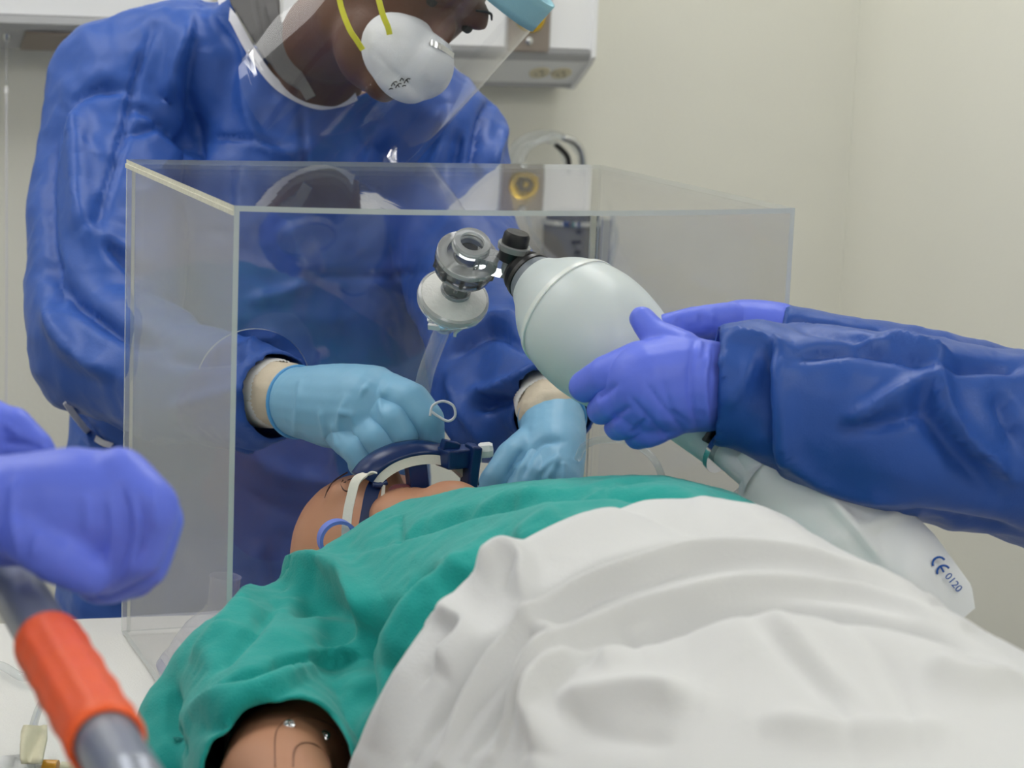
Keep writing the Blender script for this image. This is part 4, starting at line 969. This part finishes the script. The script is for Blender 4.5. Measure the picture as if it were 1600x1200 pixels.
wr_ = [([(540, 640), (538, 650)], 9, .0018), ([(565, 608), (572, 612)], 10, .002), ([(600, 600), (594, 630), (600, 655)], 4, .0014), ([(540, 620), (530, 660), (535, 690)], 4, .0016), ([(470, 590), (465, 640), (460, 690)], 5, .0014), ([(500, 640), (510, 690)], 4, .0014), ([(520, 660), (530, 705)], 3, .0016), ([(548, 640), (560, 690)], 3, .0016), ([(610, 600), (600, 620)], 3, .0012)]
ogl = glove('outer_glove', gl, M['nitrile'], cl, 'light blue nitrile outer glove', iters=2, fl=wr_, cutpred=beyond(D(462, 628, 2.228), -axL))
def rim_ring(name, c, ax, r, tr_, m, parent):
    x_, y_, a_ = frame_of(ax); tube(name, [c+(x_*math.cos(q)+y_*math.sin(q))*r for q in np.linspace(0, 2*math.pi, 49)], tr_, m, parent, n=10, raw=True)
rim_ring('glove_rim', D(464, 628, 2.229), axL, .0345, .0022, M['nitrile_rim'], cl)
gr_ = [chain([D(859, 635, 2.285), D(864, 668, 2.25), D(862, 712, 2.21), D(858, 760, 2.18)], [.0328, .0328, .033, .031])]
gr_ += [chain([D(835, 690, 2.23), D(800, 715, 2.185), D(772, 752, 2.165), D(760, 775, 2.16)], [.019, .0165, .014, .012])]
gr_ += [chain([D(850, 715, 2.20), D(824, 745, 2.165), D(806, 785, 2.15)], [.02, .0175, .014]), chain([D(868, 740, 2.19), D(852, 790, 2.16)], [.019, .015]), chain([D(885, 730, 2.20), D(884, 790, 2.18)], [.0165, .014])]
wr2 = [([(815, 750), (830, 710), (850, 690), (880, 690)], 6, -.003), ([(840, 740), (870, 715)], 4, .0018), ([(850, 755), (868, 725), (872, 705)], 4, .0016), ([(880, 755), (880, 720)], 3, .0014), ([(870, 755), (872, 725)], 3, -.0014), ([(790, 750), (820, 700)], 5, -.002)]
glove('outer_glove', gr_, M['nitrile'], cl, 'light blue nitrile outer glove', fl=wr2, cutpred=beyond(D(862, 652, 2.265), -axR))
rim_ring('glove_rim', D(863, 654, 2.262), axR, .0325, .0022, M['nitrile_rim'], cl)

# ---------------- helper on the right squeezing the bag
hr_ = empty('person', (1.02, -.28, FZ), 'person in blue gown and purple gloves squeezing the resuscitator bag', 'person')
shN, shF = np.array((.93, -.42, .52)), np.array((.95, -.02, .54))
elN, elF = D(1760, 760, 1.93), D(1700, 690, 2.05)
hd = np.array((.93, -.2, .83))
HP = [ell(hd, (.095, .078, .115)), ell(hd+np.array((-.06, 0, -.06)), (.05, .055, .05)), ell(hd+np.array((-.1, 0, -.01)), (.016, .013, .03)), ell(hd+np.array((-.085, 0, -.085)), (.022, .022, .02))]
HP += chain([hd+np.array((.02, 0, -.08)), (.99, -.22, .6), (1.02, -.25, .3), (1.02, -.28, -.1)], [.055, .08, .13, .13])
HP += chain([(.99, -.22, .54), shN, elN, D(1150, 602, 1.86), D(1060, 600, 1.86)], [.08, .055, .042, .029, .026]) + chain([(.99, -.22, .54), shF, elF, D(1230, 530, 1.98), D(1130, 525, 1.99)], [.08, .055, .042, .028, .024])
for dy in (-.09, .09): HP += chain([(1.02, -.28+dy, -.12), (1.02, -.28+dy, -.45), (1.02, -.28+dy, FZ+.07), (.9, -.28+dy, FZ+.035)], [.085, .06, .045, .035])
link('body', organic('body', HP, .006, 4), M['skin'], hr_)
link('hair', organic('hair', [ell(hd+np.array((.025, 0, .03)), (.085, .084, .098))], .007, 3), M['dark'], hr_)
link('surgical_mask', organic('surgical_mask', [ell(hd+np.array((-.075, 0, -.055)), (.04, .06, .055))], .005, 4), M['mask'], hr_)
ha = [chain([D(1112, 603, 1.862), D(1060, 600, 1.852), D(1015, 604, 1.842)], [.037, .0405, .038])]
ha += [chain([D(1065, 548, 1.852), D(1024, 524, 1.862), D(1003, 498, 1.872)], [.0175, .0128, .0105])]
ha += [chain([D(1005, 572, 1.842), D(950, 590, 1.848), D(914, 604, 1.865)], [.0215, .0185, .0135])]
ha += [chain([D(1005, 610, 1.84), D(960, 628, 1.842), D(940, 641, 1.862)], [.020, .0165, .0125])]
ha += [chain([D(1015, 638, 1.842), D(982, 655, 1.842), D(966, 667, 1.862)], [.019, .0158, .012])]
ha += [chain([D(1045, 652, 1.85), D(1012, 672, 1.848), D(996, 682, 1.862)], [.0175, .015, .0115])]
pw = [([(1108, 540), (1100, 600), (1108, 670)], 5, .0022), ([(1085, 535), (1078, 600), (1090, 675)], 5, -.0018), ([(1010, 600), (1040, 640), (1075, 680)], 4, -.0014), ([(985, 620), (1020, 660), (1050, 690)], 3, -.0014), ([(1095, 530), (1090, 560)], 3, .0012), ([(1035, 590), (1050, 640), (1080, 665)], 3, -.0012), ([(930, 625), (965, 600)], 4, -.0018), ([(955, 655), (985, 635)], 4, -.0018), ([(985, 682), (1010, 655)], 4, -.0018)]
glove('glove', ha, M['purple'], hr_, 'purple nitrile glove', fl=pw)
hb = chain([D(1215, 520, 1.975), D(1160, 516, 1.985), D(1110, 528, 1.995)], [.027, .0275, .026]) + chain([D(1140, 502, 1.97), D(1085, 503, 1.955), D(1038, 512, 1.95)], [.0165, .0135, .0115])
hb += chain([D(1110, 535, 2.0), D(1050, 560, 2.03), D(1000, 590, 2.035)], [.018, .013, .011]) + chain([D(1120, 550, 2.0), D(1060, 590, 2.02), D(1020, 620, 2.02)], [.018, .013, .011])
glove('glove', hb, M['purple'], hr_, 'purple nitrile glove', fl=[([(1110, 490), (1112, 515)], 3, .0015), ([(1095, 490), (1098, 510)], 3, -.0012), ([(1060, 495), (1064, 515)], 3, -.0012)])
hg = chain([D(1122, 602, 1.862), D(1195, 605, 1.86)], [.046, .048]) + chain([D(1195, 608, 1.86), D(1265, 628, 1.855), D(1400, 662, 1.855), D(1600, 700, 1.87), elN], [.046, .062, .072, .076, .08]) + chain([elN, shN], [.085, .095])
hg += chain([D(1205, 528, 1.975), D(1310, 562, 1.975), D(1470, 606, 1.99), elF], [.033, .040, .046, .06]) + chain([elF, shF], [.075, .09])
hg += chain([shN, (.99, -.22, .52), shF], [.10, .12, .10]) + chain([(.99, -.22, .5), (1.02, -.25, .2), (1.03, -.28, -.15), (1.03, -.28, -.5)], [.15, .17, .18, .19])
hme = organic('gown', hg, .005, 6)
axh = D(1195, 605, 1.86)-D(1122, 602, 1.862); axb = D(1310, 562, 1.975)-D(1205, 528, 1.975)
cA = beyond(D(1116, 602, 1.862), -axh); cB = beyond(D(1204, 528, 1.975), -axb)
cut(hme, lambda V: (cA(V) & (np.linalg.norm(V-D(1116, 602, 1.862), axis=1) < .09)) | (cB(V) & (np.linalg.norm(V-D(1204, 528, 1.975), axis=1) < .06)))
rough_cloth(hme, .007, 8, 7, 3); rough_cloth(hme, .003, 19, 3, 3)
folds(hme, [
    ([(1205, 540), (1200, 600), (1205, 690), (1215, 740)], 10, -.012, -1), ([(1215, 545), (1225, 640), (1225, 730)], 16, .008), ([(1130, 520), (1190, 530), (1240, 550)], 8, .006),
    ([(1460, 570), (1470, 640), (1520, 700), (1580, 750)], 12, .013, 1), ([(1430, 575), (1450, 650), (1500, 720), (1560, 780)], 16, -.009), ([(1310, 665), (1400, 620), (1460, 580)], 14, .010), ([(1300, 670), (1380, 660), (1450, 640)], 12, -.007),
    ([(1240, 560), (1320, 545), (1400, 555), (1470, 570)], 8, -.008), ([(1330, 545), (1400, 530), (1490, 560)], 8, .007), ([(1560, 610), (1590, 700)], 14, -.008), ([(1210, 700), (1300, 760), (1420, 785)], 12, .005), ([(1400, 800), (1500, 815), (1600, 835)], 8, -.005),
    ([(1230, 505), (1320, 520), (1400, 535)], 7, -.006), ([(1130, 640), (1160, 600), (1180, 560)], 10, .004), ([(1480, 575), (1540, 570), (1600, 575)], 8, -.009),
], k=1.5); o = link('gown', hme, M['gown'], hr_); o['label'] = 'blue textured isolation gown'; thick(o, .002)

# ---------------- helper on the left holding the rail
hl_ = empty('person', (-.80, -.25, FZ), 'person in blue gown with a purple glove gripping the grey bed rail', 'person')
hd = np.array((-.76, -.2, .80)); sN, sF = np.array((-.74, -.42, .50)), np.array((-.74, -.0, .50)); eN = np.array((-.56, -.50, .24)); eF = np.array((-.55, .02, .28))
wN = D(-90, 800, 1.315); wF = D(-110, 690, 1.5)
HP = [ell(hd, (.095, .078, .115)), ell(hd+np.array((.06, 0, -.06)), (.05, .055, .05)), ell(hd+np.array((.1, 0, -.01)), (.016, .013, .03)), ell(hd+np.array((.085, 0, -.085)), (.022, .022, .02))]
HP += chain([hd+np.array((-.02, 0, -.08)), (-.80, -.21, .55), (-.82, -.22, .25), (-.82, -.25, -.1)], [.055, .08, .13, .13])
HP += chain([(-.8, -.21, .52), sN, eN, wN, D(60, 795, 1.32)], [.08, .055, .042, .028, .026]) + chain([(-.8, -.21, .52), sF, eF, wF, D(-20, 685, 1.5)], [.08, .055, .042, .028, .022])
for dy in (-.09, .09): HP += chain([(-.82, -.25+dy, -.12), (-.82, -.25+dy, -.45), (-.82, -.25+dy, FZ+.07), (-.7, -.25+dy, FZ+.035)], [.085, .06, .045, .035])
link('body', organic('body', HP, .006, 4), M['skin'], hl_)
link('hair', organic('hair', [ell(hd+np.array((-.025, 0, .03)), (.085, .084, .098))], .007, 3), M['dark'], hl_)
link('surgical_mask', organic('surgical_mask', [ell(hd+np.array((.075, 0, -.055)), (.04, .06, .055))], .005, 4), M['mask'], hl_)
fg = [chain([D(-130, 800, 1.315), D(20, 798, 1.318), D(110, 792, 1.312), D(165, 795, 1.312)], [.031, .0325, .0352, .034])]
fg += [chain([D(185, 752, 1.305), D(228, 796, 1.292), D(212, 860, 1.298), D(165, 893, 1.31)], [.020, .0195, .0175, .014])]
fg += [chain([D(185, 770, 1.325), D(236, 812, 1.315), D(222, 876, 1.318), D(172, 908, 1.33)], [.020, .019, .017, .014])]
fg += [chain([D(175, 790, 1.345), D(228, 838, 1.335), D(206, 892, 1.336), D(158, 912, 1.345)], [.020, .0185, .0165, .013])]
fg += [chain([D(165, 805, 1.362), D(208, 856, 1.355), D(186, 902, 1.355), D(148, 912, 1.36)], [.019, .017, .015, .012])]
fg += [chain([D(50, 835, 1.295), D(95, 872, 1.288), D(140, 897, 1.292)], [.019, .016, .013])]
glove('glove', fg, M['purple'], hl_, 'purple nitrile glove', voxel=.0023, iters=5, rough=.0004, fl=[([(190, 760), (200, 830), (185, 900)], 6, -.002), ([(215, 770), (225, 830), (210, 890)], 5, -.0018), ([(170, 770), (178, 830), (165, 900)], 7, .0016), ([(133, 770), (136, 830)], 5, .001), ([(25, 740), (20, 800), (30, 870)], 6, .0018), ([(60, 830), (50, 870)], 5, .0014), ([(240, 770), (245, 830)], 4, .0014)])
sg = chain([D(-130, 685, 1.5), D(-30, 682, 1.5)], [.028, .027]) + chain([D(-30, 668, 1.5), D(20, 668, 1.495), D(58, 697, 1.49)], [.0185, .014, .0105]) + chain([D(-30, 690, 1.5), D(25, 694, 1.495), D(64, 707, 1.49)], [.018, .013, .010]) + chain([D(-30, 705, 1.515), D(10, 710, 1.51)], [.016, .012])
glove('glove', sg, M['purple'], hl_, 'purple nitrile glove', fl=[([(0, 690), (40, 695), (70, 705)], 3, -.0014), ([(5, 660), (30, 680)], 3, .0012)])
lg = chain([D(-175, 798, 1.32), eN, sN], [.052, .075, .09]) + chain([D(-185, 690, 1.5), eF, sF], [.048, .07, .09]) + chain([sN, (-.8, -.21, .5), sF], [.10, .12, .10]) + chain([(-.8, -.21, .48), (-.82, -.22, .2), (-.83, -.25, -.15), (-.83, -.25, -.5)], [.15, .17, .18, .19])
lme = organic('gown', lg, .006, 6); rough_cloth(lme, .006, 8, 3, 3); o = link('gown', lme, M['gown'], hl_); o['label'] = 'blue isolation gown'
